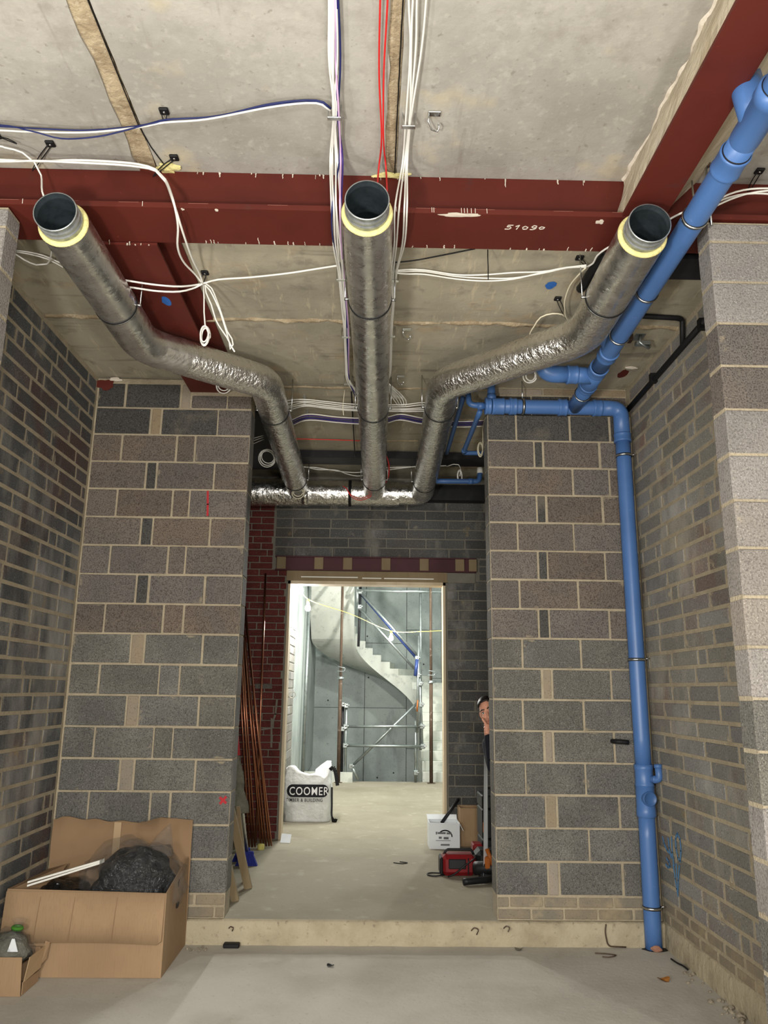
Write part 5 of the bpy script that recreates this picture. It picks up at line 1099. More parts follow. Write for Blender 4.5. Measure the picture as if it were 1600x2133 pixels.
# ------------------------------------------------------------------ builder's bag
def bag():
    t = thing('bulk_bag', 'white woven builders bag with black COOMER print inside the doorway', 'bag', (-.74, 10.15, FZ))
    W0, D0, H0 = .285, .24, .60; vs = []; fs = []; nu, nv = 72, 26
    def P(u, v):
        a = 2*math.pi*u; ca, sa = math.cos(a), math.sin(a); e = 2/5.0
        x = math.copysign(abs(ca)**e, ca); y = math.copysign(abs(sa)**e, sa)
        bul = 1+.05*math.sin(math.pi*min(1, v*1.15))-.05*max(0, v-.75)*4*.6
        crumple = .012*noise.noise(Vector((x*3, y*3, v*5)))*(1+2*max(0, v-.6))
        z = H0*v+(.05*math.sin(a*2+.6)+.035*math.sin(3*a+1))*max(0, v-.7)/.3-.05*max(0, v-.7)/.3*(1-abs(x))
        return Vector((-.74+W0*x*bul+crumple, 10.15+D0*y*bul+crumple*.7, FZ+.004+z))
    for j in range(nv+1):
        for i in range(nu): vs.append(P(i/nu, j/nv))
    for j in range(nv):
        for i in range(nu): fs.append((j*nu+i, j*nu+(i+1) % nu, (j+1)*nu+(i+1) % nu, (j+1)*nu+i))
    n0 = len(vs)
    # slack gathered top
    for q, (s, dz) in enumerate(((.8, .005), (.55, -.05), (.3, -.09))):
        for i in range(nu):
            p = P(i/nu, 1); c = Vector((-.74, 10.15, p.z)); d = p-c
            vs.append(c+Vector((d.x*s, d.y*s, dz+.02*noise.noise(Vector((d.x*12, d.y*12, q))))))
    base = nv*nu
    for q in range(3):
        a = base if q == 0 else n0+(q-1)*nu; b = n0+q*nu
        for i in range(nu): fs.append((a+i, a+(i+1) % nu, b+(i+1) % nu, b+i))
    fs.append(tuple(n0+2*nu+i for i in range(nu))); fs.append(tuple(range(nu-1, -1, -1)))
    put('bag_body', vs, fs, 'bag_white', t, True)
    # surface of the front at given x,z
    def front(x, z, off=.004):
        v = (z-FZ)/H0; best = None
        sx = max(-1, min(1, (x+.74)/(W0*1.04)))
        # invert the superellipse on the front half
        yy = -(max(0, 1-abs(sx)**5.0))**(1/5.0)
        bul = 1+.05*math.sin(math.pi*min(1, v*1.15))-.05*max(0, v-.75)*4*.6
        return Vector((x, 10.15+D0*yy*bul-.012-off, z))
    def flat(mesh_vs, fs_, name, m, off):
        put(name, [front(x, z, off) for x, z in mesh_vs], fs_, m, t)
    # black lozenge
    zc = FZ+.365; hh = .073; x0, x1 = -.985, -.475; pts = []; fs2 = []; n = 60
    for i in range(n+1):
        x = x0+(x1-x0)*i/n
        dl = min(1, (x-x0)/hh); dr = min(1, (x1-x)/hh); d = min(dl, dr); h = hh*math.sqrt(max(0, 1-(1-d)**2))
        pts += [(x, zc-h), (x, zc+h)]
    for i in range(n): fs2.append((i*2, i*2+2, i*2+3, i*2+1))
    flat(pts, fs2, 'printed_band', 'ink_black', .004)
    def text(s, xleft, zb, size, m, off, xscale=1., bold=.012):
        cu = bpy.data.curves.new('text', 'FONT'); cu.body = s; cu.size = size; cu.offset = bold*size; cu.resolution_u = 3; cu.space_character = 1.12
        ob = bpy.data.objects.new('text', cu); COL.objects.link(ob); bpy.context.view_layer.update()
        dg_ = bpy.context.evaluated_depsgraph_get(); me = bpy.data.meshes.new_from_object(ob.evaluated_get(dg_))
        bm = bmesh.new(); bm.from_mesh(me); bmesh.ops.triangulate(bm, faces=bm.faces)
        vs_ = [(xleft+v.co.x*xscale, zb+v.co.y) for v in bm.verts]; bm.verts.ensure_lookup_table(); fs_ = [tuple(v.index for v in f.verts) for f in bm.faces]
        bm.free(); bpy.data.meshes.remove(me); bpy.data.objects.remove(ob, do_unlink=True); bpy.data.curves.remove(cu)
        flat(vs_, fs_, 'lettering', m, off)
    text('COOMER', -.955, zc-.047, .132, 'ink_white', .0065, .80, .007)
    text('TIMBER & BUILDING', -.99, zc-.125, .056, 'ink_black', .0046, .80, .004)
    # straps
    def strap(pts, w=.022):
        mb_ = MB(); P_ = smooth_path(pts, .02)
        for a, b in zip(P_[:-1], P_[1:]):
            tdir = (b-a).normalized(); s = tdir.cross(Vector((0, 1, .2))).normalized()*w; nn = tdir.cross(s).normalized()*.004
            v = [a-s, a+s, b+s, b-s]; v += [q+nn for q in v]; mb_.add(v, BOXF)
        mb_.build('strap', 'rubber_black', t)
    strap([(-.47, 10.0, FZ+.6), (-.43, 9.98, FZ+.63), (-.40, 9.97, FZ+.57), (-.37, 9.96, FZ+.42)])
    strap([(-.44, 9.98, FZ+.4), (-.435, 9.97, FZ+.2), (-.43, 9.96, FZ+.06), (-.38, 9.95, FZ+.012)], .012)
    strap([(-.43, 9.95, FZ+.02), (-.40, 9.93, FZ+.02), (-.37, 9.94, FZ+.01)], .03)
bag()
tag(put('paper_scrap', [(-.905, 8.62, FZ+.004), (-.80, 8.60, FZ+.004), (-.795, 8.68, FZ+.075), (-.90, 8.70, FZ+.08), (-.905, 8.623, FZ+.001), (-.80, 8.603, FZ+.001), (-.795, 8.683, FZ+.072), (-.90, 8.703, FZ+.077)], BOXF, 'white_paper'), 'white square of paper propped on the floor at the left door lining', 'paper')

# ------------------------------------------------------------------ things leaning at the left of the opening
rnd = random.Random(5)
for i in range(9):
    xb = -1.18+.027*i+rnd.uniform(-.004, .004); yb = 8.30+.012*i
    zt = 2.6+rnd.uniform(-.2, .3); xt = -1.50+.014*i
    yt = yb+.2
    if i == 3: xb, xt, zt, yb, yt = -1.15, -1.20, 3.0, 8.55, 8.72
    t = tube('copper_pipe', [(xb, yb, FZ+.012), (xt, yt, zt)], .0105 if i % 2 else .009, 'copper', None, 12)
    tag(t, ORD[i]+' long copper pipe leaning by the red brick, counted from the left' if i != 3 else 'single near-upright copper pipe among the leaning ones', 'pipe', 'copper pipes in the corner')
tag(lathe('pipe_cap', (-1.06, 8.28, FZ), (0, 0, 1), [(.001, .05), (.03, .05), (.034, .044), (.034, 0)], 'cable_yellow', None, 16), 'small yellow cap on the floor below the copper pipes', 'cap')
def broom(label, xb, yb, xt, yt, zt):
    t = thing('broom', label, 'broom', (xb, yb, FZ), 'brooms behind the left block pier')
    B_ = Vector((xb, yb, FZ+.1)); T_ = Vector((xt, yt, zt))
    tube('handle', [B_, T_], .016, 'zinc_bright', t, 12)
    mb_ = MB(); mb_.add([(xb-.1, yb-.025, FZ), (xb+.1, yb-.025, FZ), (xb+.1, yb+.025, FZ), (xb-.1, yb+.025, FZ), (xb-.06, yb-.018, FZ+.09), (xb+.06, yb-.018, FZ+.09), (xb+.06, yb+.018, FZ+.09), (xb-.06, yb+.018, FZ+.09)], BOXF)
    mb_.build('bristles', 'bristle_blue', t); cham_box('broom_head', xb-.062, xb+.062, yb-.02, yb+.02, FZ+.085, FZ+.12, 'bristle_blue', t, .006)
broom('blue broom with bright metal handle, the nearer of two', -1.09, 7.55, -1.29, 7.5, 1.5); broom('blue broom with bright metal handle, the farther of two', -1.15, 7.72, -1.34, 7.66, 1.5)
# dusty sack hung over the handles
vs = []; fs = []; n, k_ = 14, 12
for j in range(k_+1):
    z = .62+.52*j/k_
    for i in range(n):
        a = 2*math.pi*i/n; r = .05+.016*math.sin(3*a+j)+.02*(1-j/k_)-.02*(j/k_)
        vs.append((-1.150-.06*j/k_*1.2+r*math.cos(a), 7.44+r*.45*math.sin(a), z))
for j in range(k_):
    for i in range(n): fs.append((j*n+i, j*n+(i+1) % n, (j+1)*n+(i+1) % n, (j+1)*n+i))
fs += [tuple(range(n-1, -1, -1)), tuple(k_*n+i for i in range(n))]
tag(put('dust_sheet', vs, fs, 'dust_cloth', None, True), 'dusty grey cloth wrapped around the broom handles', 'cloth')
tag(tube('hand_tool', [(-1.195, 7.42, 1.12), (-1.25, 7.42, 1.5)], .02, 'paint_red', None, 10), 'dark red hand tool shaft above the grey cloth', 'tool')
def batten(label, a, b, w=.038, d=.02):
    a, b = Vector(a), Vector(b); t = (b-a).normalized(); s = t.cross(Vector((0, 1, 0))).normalized()*w/2; n_ = Vector((0, d/2, 0))
    v = [a-s-n_, a+s-n_, a+s+n_, a-s+n_, b-s-n_, b+s-n_, b+s+n_, b-s+n_]
    return tag(put('timber_batten', v, BOXF, 'timber'), label, 'batten', 'battens behind the left block pier')
batten('longer timber batten leaning behind the left block pier', (-.945, 6.72, FZ), (-1.17, 6.62, 1.0), .06, .04)
batten('shorter timber batten leaning close against the left block pier', (-.985, 6.34, FZ), (-1.10, 6.26, .62), .055, .04)
batten('dark timber batten standing between the two leaning ones', (-1.0, 6.95, FZ), (-1.09, 6.9, .75), .03, .03)

# ------------------------------------------------------------------ things on the floor at the right of the opening
def open_box(t, x0, x1, y0, y1, z0, z1, m, th=.005, mi=None):
    box('side_panel', x0, x1, y0, y0+th, z0, z1, m, t); box('side_panel', x0, x1, y1-th, y1, z0, z1, m, t)
    box('side_panel', x0, x0+th, y0+th, y1-th, z0, z1, m, t); box('side_panel', x1-th, x1, y0+th, y1-th, z0, z1, m, t)
    box('bottom_panel', x0+th, x1-th, y0+th, y1-th, z0, z0+th, mi or m, t)
wb_ = thing('carton', 'open white printed carton on the floor by the right door lining', 'box', (.79, 8.45, FZ))
open_box(wb_, .635, .945, 8.36, 8.62, FZ+.001, .405, 'white_paper')
put('flap', [(.635, 8.62, .405), (.945, 8.62, .405), (.95, 8.7, .44), (.63, 8.7, .44), (.635, 8.624, .402), (.945, 8.624, .402), (.95, 8.704, .437), (.63, 8.704, .437)], BOXF, 'white_paper', wb_)
put('flap', [(.945, 8.37, .405), (.945, 8.61, .405), (.985, 8.6, .33), (.985, 8.38, .33), (.941, 8.37, .402), (.941, 8.61, .402), (.981, 8.6, .327), (.981, 8.38, .327)], BOXF, 'white_paper', wb_)
mb = MB()
for (a, b, z0, z1) in ((.72, .80, .30, .318), (.81, .86, .298, .316), (.70, .715, .296, .322), (.73, .76, .255, .275), (.78, .83, .25, .272), (.70, .85, .235, .24), (.75, .84, .19, .205)): mb.box(a, b, 8.3575, 8.36, z0, z1)
mb.build('printing', 'tool_grey', wb_); mb = MB()
for k in range(12):
    a0, a1 = math.pi*k/16, math.pi*(k+1)/16
    ribbon(mb, [(.795+.07*math.cos(a0), 8.3595, .275+.06*math.sin(a0)), (.795+.07*math.cos(a1), 8.3595, .275+.06*math.sin(a1))], .012, (0, -1, 0))
mb.build('printed_arc', 'ink_black', wb_)
tag(tube('black_rod', [(.78, 8.58, .37), (.97, 8.66, .60)], .018, 'tool_black', None, 10), 'black rod sticking up out of the white carton', 'rod')
cb_ = thing('carton', 'brown cardboard carton behind the white one in the corridor', 'box', (1.1, 8.62, FZ))
open_box(cb_, .965, 1.3, 8.5, 8.74, FZ+.001, .53, 'cardboard', mi='cardboard_inside')
tb = thing('tool_case', 'tall black stacked tool case with orange latches by the right pier', 'tool case', (1.12, 7.7, FZ))
for z0, z1 in ((FZ, .40), (.405, .66), (.665, .78)): cham_box('case_body', 1.055, 1.45, 7.5, 7.85, z0, z1, 'tool_black', tb, .01)
cham_box('latch', 1.06, 1.10, 7.485, 7.502, .46, .55, 'tool_orange', tb, .004); cham_box('latch', 1.2, 1.24, 7.485, 7.502, .46, .55, 'tool_orange', tb, .004); tube('carry_handle', fillet([(1.12, 7.66, .78), (1.12, 7.66, .83), (1.36, 7.66, .83), (1.36, 7.66, .78)], .03), .012, 'tool_black', tb, 8)
rc = thing('tool_bag', 'red and black power tool case lying on the corridor floor', 'tool bag', (.78, 7.25, FZ))
cham_box('case_body', .65, .95, 7.16, 7.36, FZ+.005, .33, 'tool_red', rc, .035); cham_box('recess_panel', .71, .86, 7.15, 7.165, .22, .30, 'tool_black', rc, .006); cham_box('end_cap', .637, .665, 7.17, 7.35, FZ+.01, .31, 'tool_black', rc, .012)
tube('carry_handle', fillet([(.68, 7.26, .32), (.70, 7.26, .36), (.92, 7.26, .36), (.94, 7.26, .32)], .03), .011, 'tool_black', rc, 8); cham_box('side_grip', .875, .885, 7.15, 7.16, FZ+.02, .31, 'tool_black', rc, .003)
tube('strap', smooth_path([(.94, 7.15, .31), (.86, 7.145, .26), (.76, 7.14, FZ+.03), (.70, 7.13, FZ+.01)], .03), .007, 'tool_black', rc, 6)
tag(tube('power_lead', smooth_path([(.68, 7.2, FZ+.01), (.60, 7.16, FZ+.008), (.545, 7.18, FZ+.008), (.53, 7.24, FZ+.008), (.57, 7.28, FZ+.008), (.66, 7.26, FZ+.01)], .02), .006, 'rubber_black', None, 6), 'black power lead looped on the floor left of the red case', 'cable')
dr_ = thing('power_tool', 'black power tool with orange parts lying beside the red case', 'tool', (1.02, 7.1, FZ))
tube('tool_body', smooth_path([(.93, 7.08, FZ+.09), (1.0, 7.04, FZ+.10), (1.12, 7.0, FZ+.11)], .03), .055, 'tool_black', dr_, 14); tube('tool_grip', smooth_path([(.80, 6.86, FZ+.03), (.90, 6.88, FZ+.035), (1.02, 6.92, FZ+.04), (1.08, 6.98, FZ+.06)], .03), [.02]*2+[.028]*40 and .028, 'tool_black', dr_, 10)
cham_box('orange_guard', 1.0, 1.05, 6.97, 7.03, FZ+.10, FZ+.20, 'tool_orange', dr_, .012); tube('orange_collar', [(1.02, 7.0, FZ+.26), (1.07, 6.98, FZ+.13)], .018, 'tool_orange', dr_, 8); cham_box('battery', .96, 1.08, 7.0, 7.1, FZ+.005, FZ+.07, 'tool_black', dr_, .01)
kb = thing('tool_bag', 'black soft tool bag behind the red case', 'tool bag', (1.0, 7.35, FZ))
cham_box('bag_body', .955, 1.25, 7.2, 7.44, FZ+.003, .36, 'tool_black', kb, .04); cham_box('red_trim', .96, 1.05, 7.44, 7.6, .3, .37, 'tool_red', kb, .01); cham_box('side_pocket', .97, 1.2, 7.185, 7.205, FZ+.05, .27, 'tool_grey', kb, .01)
# pale sheets leaning behind the right pier
sp = thing('leaning_sheets', 'pale plastic sheets leaning behind the right block pier', 'sheets', (1.02, 7.0, .78))
put('sheet', [(.985, 7.0, FZ), (1.03, 7.05, FZ), (1.035, 6.98, 1.22), (1.0, 6.93, 1.22), (.99, 7.01, FZ), (1.035, 7.06, FZ), (1.04, 6.99, 1.22), (1.005, 6.94, 1.22)], BOXF, 'white_paper', sp)
put('sheet', [(1.055, 6.95, FZ), (1.2, 6.95, FZ), (1.2, 6.9, 1.08), (1.05, 6.9, 1.08), (1.055, 6.96, FZ), (1.2, 6.96, FZ), (1.2, 6.91, 1.08), (1.05, 6.91, 1.08)], BOXF, 'white_plastic', sp)

# ------------------------------------------------------------------ cardboard boxes in the left corner
bx = thing('cardboard_box', 'large open cardboard box of plastic sheeting in the left corner', 'box', (-1.72, 5.5, 0))
X0, X1, Y0, Y1, H = -2.215, -1.235, 5.2, 5.84, .475
t_ = .007
vs, fs = [], []
# front wall bows a little
def panel(name, pts_front, m='cardboard', th=(0, .007, 0), parent=bx):
    n = len(pts_front); T = Vector(th); v = [Vector(p) for p in pts_front]+[Vector(p)+T for p in pts_front]
    f = [tuple(range(n)), tuple(range(2*n-1, n-1, -1))]+[(i, i+n, (i+1) % n+n, (i+1) % n) for i in range(n)]
    return put(name, v, f, m, parent)
panel('front_panel', [(X0, Y0, 0.002), (X1, Y0, 0.002), (X1, Y0, H), (X0, Y0, H+.02)])
panel('back_panel', [(X0, Y1, 0.002), (X1, Y1, 0.002), (X1, Y1, H), (X0, Y1, H)], 'cardboard_inside', (0, -.007, 0))
panel('left_panel', [(X0, Y0+.007, 0.002), (X0, Y1-.007, 0.002), (X0, Y1-.007, H), (X0, Y0+.007, H+.02)], 'cardboard_inside', (.007, 0, 0))
sp_ = panel('right_panel', [(X1, Y0+.007, 0.002), (X1, Y1-.007, 0.002), (X1-.01, Y1-.007, H+.09), (X1-.01, 5.62, H+.06), (X1, Y0+.007, H)], 'cardboard', (-.007, 0, 0))
patch('hand_hole', (X1+.001, 5.52, .33), (0, 1, 0), (0, 0, 1), .045, .018, (1, 0, 0), 'steel_black', bx, 1, rough=.05)
box('bottom_panel', X0+.01, X1-.01, Y0+.01, Y1-.01, .002, .009, 'cardboard_inside', bx)
# front flap folded down outside with a wavy lower edge
vs = []; fs = []; n = 40
for i in range(n+1):
    x = X0+(X1-.005-X0)*i/n; w = .012*noise.noise(Vector((x*2.5, 0, 1)))
    zl = .195+.012*math.sin(i/n*3.1)+(.02 if i == n else 0)
    vs += [(x, Y0-.002, H+.012*(1-i/n)), (x, Y0-.012, H+.004), (x, Y0-.028+w, .33), (x, Y0-.04+w*1.5, zl), (x, Y0-.033+w*1.5, zl), (x, Y0-.02+w, .33), (x, Y0-.004, H-.012)]
for i in range(n):
    for k in range(6): fs.append((i*7+k, (i+1)*7+k, (i+1)*7+k+1, i*7+k+1))
put('front_flap', vs, fs, 'cardboard', bx, True)
for xx in (-2.0, -1.79, -1.53):
    mb = MB(); ribbon(mb, [(xx, Y0-.017, H-.02), (xx-.004, Y0-.037, .34), (xx-.008, Y0-.052, .22)], .003, (0, -1, 0)); mb.build('crease', 'cardboard_inside', bx)
# back flap standing up against the pier
vs = []; fs = []; n = 36
for i in range(n+1):
    t = i/n; x = X0+.0+(X1-X0)*t; zt = .80+.015*math.sin(t*9)*(t > .05)+.025*noise.noise(Vector((t*7, 0, 0))); yy = .012*noise.noise(Vector((t*4, 3, 0)))
    sh_ = (.02 if .62 < t < .8 else 0)
    vs += [(x, Y1-.005, H), (x, Y1-.02+yy-sh_*.5, .64), (x, Y1-.01+yy-sh_, zt+sh_*.4), (x, Y1-.002+yy-sh_, zt), (x, Y1-.012+yy-sh_*.5, .64), (x, Y1+.002, H)]
for i in range(n):
    for k in range(5): fs.append((i*6+k, (i+1)*6+k, (i+1)*6+k+1, i*6+k+1))
put('back_flap', vs, fs, 'cardboard_inside', bx, True)
panel('tape_strip', [(-1.78, Y1-.034, H+.01), (-1.73, Y1-.034, H+.01), (-1.73, Y1-.03, .79), (-1.78, Y1-.03, .79)], 'cardboard_tape', (0, .002, 0))
panel('side_flap', [(X0+.01, Y0+.05, H+.01), (X0+.01, Y1-.05, H+.01), (X0+.16, Y1-.1, .53), (X0+.17, Y0+.12, .40)], 'cardboard_inside', (0, 0, -.007))
# plastic sheeting inside
def blob(name, c, s, m, parent, seed, sub=4, amp=.25, fr=2.2, label=None, fold=.12):
    bm = bmesh.new(); bmesh.ops.create_icosphere(bm, subdivisions=sub, radius=1)
    for v in bm.verts:
        p = v.co.copy(); d = 1+amp*noise.noise(p*fr+Vector((seed, 0, 0)))+fold*abs(noise.noise(p*fr*2.6+Vector((0, seed, 0))))
        q = Vector((p.x*s[0], p.y*s[1], p.z*s[2]))*d; v.co = q
    me = bpy.data.meshes.new(name); bm.to_mesh(me); bm.free()
    for p in me.polygons: p.use_smooth = True
    return link(name, me, m, parent, Vector(c)-(parent_loc(parent) if parent else Vector((0, 0, 0))))
sheet = thing('plastic_bundle', 'bundle of black sheeting wrapped in clear plastic in the large box', 'plastic', (-1.55, 5.5, .3))
blob('black_sheeting', (-1.53, 5.5, .44), (.25, .2, .23), 'plastic_black', sheet, 3); 
o = blob('clear_wrap', (-1.54, 5.49, .46), (.305, .235, .27), 'plastic_clear', sheet, 7, amp=.3, fold=.2)
vs = [(-1.48, 5.52, .64), (-1.30, 5.54, .62), (-1.325, 5.53, .83), (-1.40, 5.50, .76), (-1.475, 5.56, .635), (-1.295, 5.58, .615), (-1.32, 5.55, .825), (-1.40, 5.53, .755)]
put('wrap_corner', vs, BOXF, 'plastic_clear', sheet)
tag(blob('black_sheeting', (-1.98, 5.48, .38), (.19, .2, .1), 'plastic_black', None, 12), 'crumpled black plastic sheeting at the left inside the large box', 'plastic')
wt = thing('white_trim', 'long white plastic trim lying across the large cardboard box', 'trim', (-2.0, 5.4, .5))
v = []
for (dx, dz) in ((0, 0), (0, .02)):
    a = Vector((-2.12, 5.3, .49+dz)); b = Vector((-1.72, 5.42, .60+dz*.6)); s = Vector((-.006, -.03, 0)); h = Vector((0, 0, .012))
    put('strip', [a-s, a+s, b+s, b-s, a-s+h, a+s+h, b+s+h, b-s+h], BOXF, 'white_plastic', wt)
sbx = thing('cardboard_box', 'small torn cardboard box with a tied plastic bag in front of the large one', 'box', (-2.1, 5.05, 0))
x0, x1, y0, y1 = -2.235, -1.95, 4.90, 5.14
panel('front_panel', [(x0, y0, .002), (x1, y0, .002), (x1-.01, y0-.005, .205), (x0, y0-.005, .205)], 'cardboard', (0, .005, 0), sbx)
panel('back_panel', [(x0, y1, .002), (x1, y1, .002), (x1, y1, .19), (x0, y1, .19)], 'cardboard_inside', (0, -.005, 0), sbx)
panel('side_panel', [(x1+.002, y0+.02, .002), (x1+.002, y1, .002), (x1+.002, y1, .06), (x1+.002, y0+.02, .07)], 'cardboard', (-.005, 0, 0), sbx)
panel('torn_flap', [(x1+.006, y0+.02, .07), (x1+.02, y1-.03, .085), (x1+.03, y1-.01, .20), (x1+.022, y0+.03, .195)], 'cardboard_tape', (-.004, 0, 0), sbx)
panel('torn_flap', [(x1+.02, y1-.03, .10), (x1+.035, y1+.01, .12), (x1+.045, y1+.015, .21), (x1+.03, y1-.01, .225)], 'cardboard', (-.004, 0, 0), sbx)
box('bottom_panel', x0, x1, y0+.006, y1-.006, .002, .007, 'cardboard_inside', sbx)
pb = thing('plastic_bag', 'grey plastic bag tied with green tape in the small box', 'bag', (-2.1, 5.02, .1))
blob('bag_body', (-2.1, 5.03, .2), (.12, .09, .09), 'dust_cloth', pb, 5, 3, .3); blob('bag_film', (-2.1, 5.02, .215), (.135, .1, .1), 'plastic_clear', pb, 9, 3, .35)
lathe('bag_neck', (-2.06, 5.02, .28), (.15, 0, 1), [(.07, 0), (.035, .03), (.02, .05), (.03, .07), (.045, .09)], 'plastic_clear', pb, 18); ring('green_tie', (-2.055, 5.02, .325), (.15, 0, 1), .024, .012, 'green_tape', pb, 16)
put('paper_label', [(-2.06, 4.925, .225), (-2.0, 4.925, .225), (-2.03, 4.935, .29), (-2.045, 4.935, .29), (-2.06, 4.929, .225), (-2.0, 4.929, .225), (-2.03, 4.939, .29), (-2.045, 4.939, .29)], BOXF, 'white_paper', pb)

# ------------------------------------------------------------------ litter on the floor
def leaf(p, s, m, label, seed, name='dead_leaf', cat='leaf'):
    vs = []; fs = []; n = 12
    for k in range(n):
        a = 2*math.pi*k/n; q = 1+.25*noise.noise(Vector((math.cos(a)*2, math.sin(a)*2, seed)))
        vs.append((p[0]+s*math.cos(a)*q*1.3, p[1]+s*1.0*math.sin(a)*q, p[2]+.004+(.5+.5*math.sin(a*2+seed))*s*.6))
    vs.append((p[0], p[1], p[2]+.003)); fs = [(k, (k+1) % n, n) for k in range(n)]
    vs += [(x, y, z-.002) for x, y, z in vs]; fs += [((k+1) % n+n+1, k+n+1, 2*n+1) for k in range(n)]
    tag(put(name, vs, fs, m), label, cat)
leaf((1.833, 5.213, 0), .03, 'leaf_brown', 'curled brown leaf on the floor near the blue pipe', 1)
leaf((1.047, 5.77, 0), .022, 'dust_cloth', 'small grey crumpled scrap below the step', 2, 'paper_scrap', 'scrap')
leaf((-.22, 5.43, 0), .018, 'rubber_black', 'tiny dark scrap in the middle of the front floor', 3, 'rubber_scrap', 'scrap')
tag(cham_box('rubber_block', -.965, -.855, 5.76, 5.81, .001, .03, 'rubber_black', None, .006), 'short black rubber strip at the foot of the step', 'strip')
for p, s, l in (((.76, 5.83, .105), .03, 'rusty wire loop sticking out of the step'), ((.98, 5.832, .12), .025, 'rusty wire stub on the step face'), ((-.92, 5.83, .11), .02, 'small dark wire on the step below the left pier')):
    P_ = smooth_path([(p[0]-s, p[1]-.01, p[2]), (p[0]-s*.3, p[1]-.02, p[2]+s*.7), (p[0]+s*.6, p[1]-.02, p[2]+s*.3), (p[0]+s*.2, p[1]-.015, p[2]-s*.8)], .01)
    tag(tube('wire_stub', P_, .004, 'steel_rusty', None, 6), l, 'wire')
tag(tube('wire_scrap', smooth_path([(1.55, 5.70, .005), (1.62, 5.69, .005), (1.68, 5.66, .005), (1.62, 5.62, .005), (1.58, 5.63, .005)], .02), .004, 'steel_rusty', None, 6), 'thin bent wire lying left of the blue pipe foot', 'wire')
tag(tube('wire_scrap', smooth_path([(.25, 7.7, FZ+.004), (.33, 7.66, FZ+.004), (.38, 7.7, FZ+.004), (.31, 7.74, FZ+.004)], .02), .004, 'rubber_black', None, 6), 'thin dark wire on the raised floor', 'wire')
tag(tube('step_bar', fillet([(1.67, 5.826, .15), (1.66, 5.824, .1), (1.675, 5.82, .012), (1.8, 5.82, .008)], .03), .005, 'steel_rusty', None, 6), 'rusty bent bar on the step face beside the blue pipe', 'bar')
tag(tube('rubber_tie', smooth_path([(2.02, 5.58, .01), (2.03, 5.5, .01), (2.045, 5.44, .012), (2.05, 5.38, .01)], .02), .006, 'rubber_black', None, 6), 'black tie scrap along the right wall', 'tie')
rnd = random.Random(8)
for i in range(46):
    y = rnd.uniform(4.2, 5.35); s = rnd.uniform(.006, .02)*(1.3 if y < 4.9 else 1)
    bm = bmesh.new(); bmesh.ops.create_icosphere(bm, subdivisions=1, radius=s)
    for v in bm.verts: v.co = Vector((v.co.x, v.co.y, v.co.z*.7))*(1+.4*noise.noise(v.co*90+Vector((i, 0, 0))))
    me = bpy.data.meshes.new('rubble_lump'); bm.to_mesh(me); bm.free()
    tag(link('rubble_lump', me, 'rubble', None, (XR-.03-abs(rnd.gauss(0, .04)), y, s*.4)), 'small lump of mortar rubble at the foot of the right wall', 'rubble', 'rubble along the right wall')
for i in range(9):
    s = rnd.uniform(.006, .012); bm = bmesh.new(); bmesh.ops.create_icosphere(bm, subdivisions=1, radius=s)
    me = bpy.data.meshes.new('rubble_lump'); bm.to_mesh(me); bm.free()
    tag(link('rubble_lump', me, 'rubble', None, (-1.2+rnd.uniform(0, .13), 5.72+rnd.uniform(-.04, .06), s*.5)), 'small mortar crumb beside the large cardboard box', 'rubble', 'crumbs beside the cardboard box')
# ------------------------------------------------------------------ person peeking round the right pier
def evaluated(me, mods):
    ob = bpy.data.objects.new('tmp', me); COL.objects.link(ob)
    for ty, kw in mods:
        m = ob.modifiers.new(ty, ty)
        for k, v in kw.items(): setattr(m, k, v)
    bpy.context.view_layer.update()
    r = bpy.data.meshes.new_from_object(ob.evaluated_get(bpy.context.evaluated_depsgraph_get()))
    bpy.data.objects.remove(ob, do_unlink=True); bpy.data.meshes.remove(me)
    return r
def limb(mb, pts, rad, step=.03, sides=14):
    """tapering rounded limb through joints"""
    P = [Vector(p) for p in pts]; Q = []; R_ = []
    for i in range(len(P)-1):
        n = max(2, int((P[i+1]-P[i]).length/step))
        for k in range(n): Q.append(P[i].lerp(P[i+1], k/n)); R_.append(rad[i]+(rad[i+1]-rad[i])*k/n)
    Q.append(P[-1]); R_.append(rad[-1])
    d0 = (Q[0]-Q[1]).normalized(); d1 = (Q[-1]-Q[-2]).normalized()
    Q = [Q[0]+d0*R_[0]*.9, Q[0]+d0*R_[0]*.6]+Q+[Q[-1]+d1*R_[-1]*.6, Q[-1]+d1*R_[-1]*.9]; R_ = [R_[0]*.35, R_[0]*.8]+R_+[R_[-1]*.8, R_[-1]*.35]
    v, f = tube_vf(Q, R_, sides); mb.add(v, f)
def ellip(mb, c, s, rot=None, shape=None, seg=32, rg=20):
    bm = bmesh.new(); bmesh.ops.create_uvsphere(bm, u_segments=seg, v_segments=rg, radius=1)
    vs = []
    for v in bm.verts:
        p = Vector((v.co.x*s[0], v.co.y*s[1], v.co.z*s[2]))
        if shape: p = shape(p)
        vs.append((rot @ p if rot else p)+Vector(c))
    fs = [tuple(v.index for v in f.verts) for f in bm.faces]; bm.free(); mb.add(vs, fs)
HC = Vector((.986, 6.475, 1.553))
HR = Matrix.Rotation(math.radians(-24), 3, 'Y') @ Matrix.Rotation(math.radians(-20), 3, 'Z') @ Matrix.Rotation(math.radians(-6), 3, 'X')
H2 = lambda x, y, z: HC+HR @ Vector((x, y, z))
def headshape(p):
    q = p.copy()
    if q.z < 0: k = 1+.55*q.z/.12*.45; q.x *= k; q.y = q.y*(1+.12*q.z/.12) - .006*(-q.z/.12)
    if q.y < 0 and q.z > -.02: q.y *= .94
    return q
PB = MB()
ellip(PB, HC, (.075, .098, .118), HR, headshape)
limb(PB, [H2(0, -.088, .012), H2(0, -.108, -.02), H2(0, -.113, -.034)], [.009, .012, .016], .008, 10)   # nose
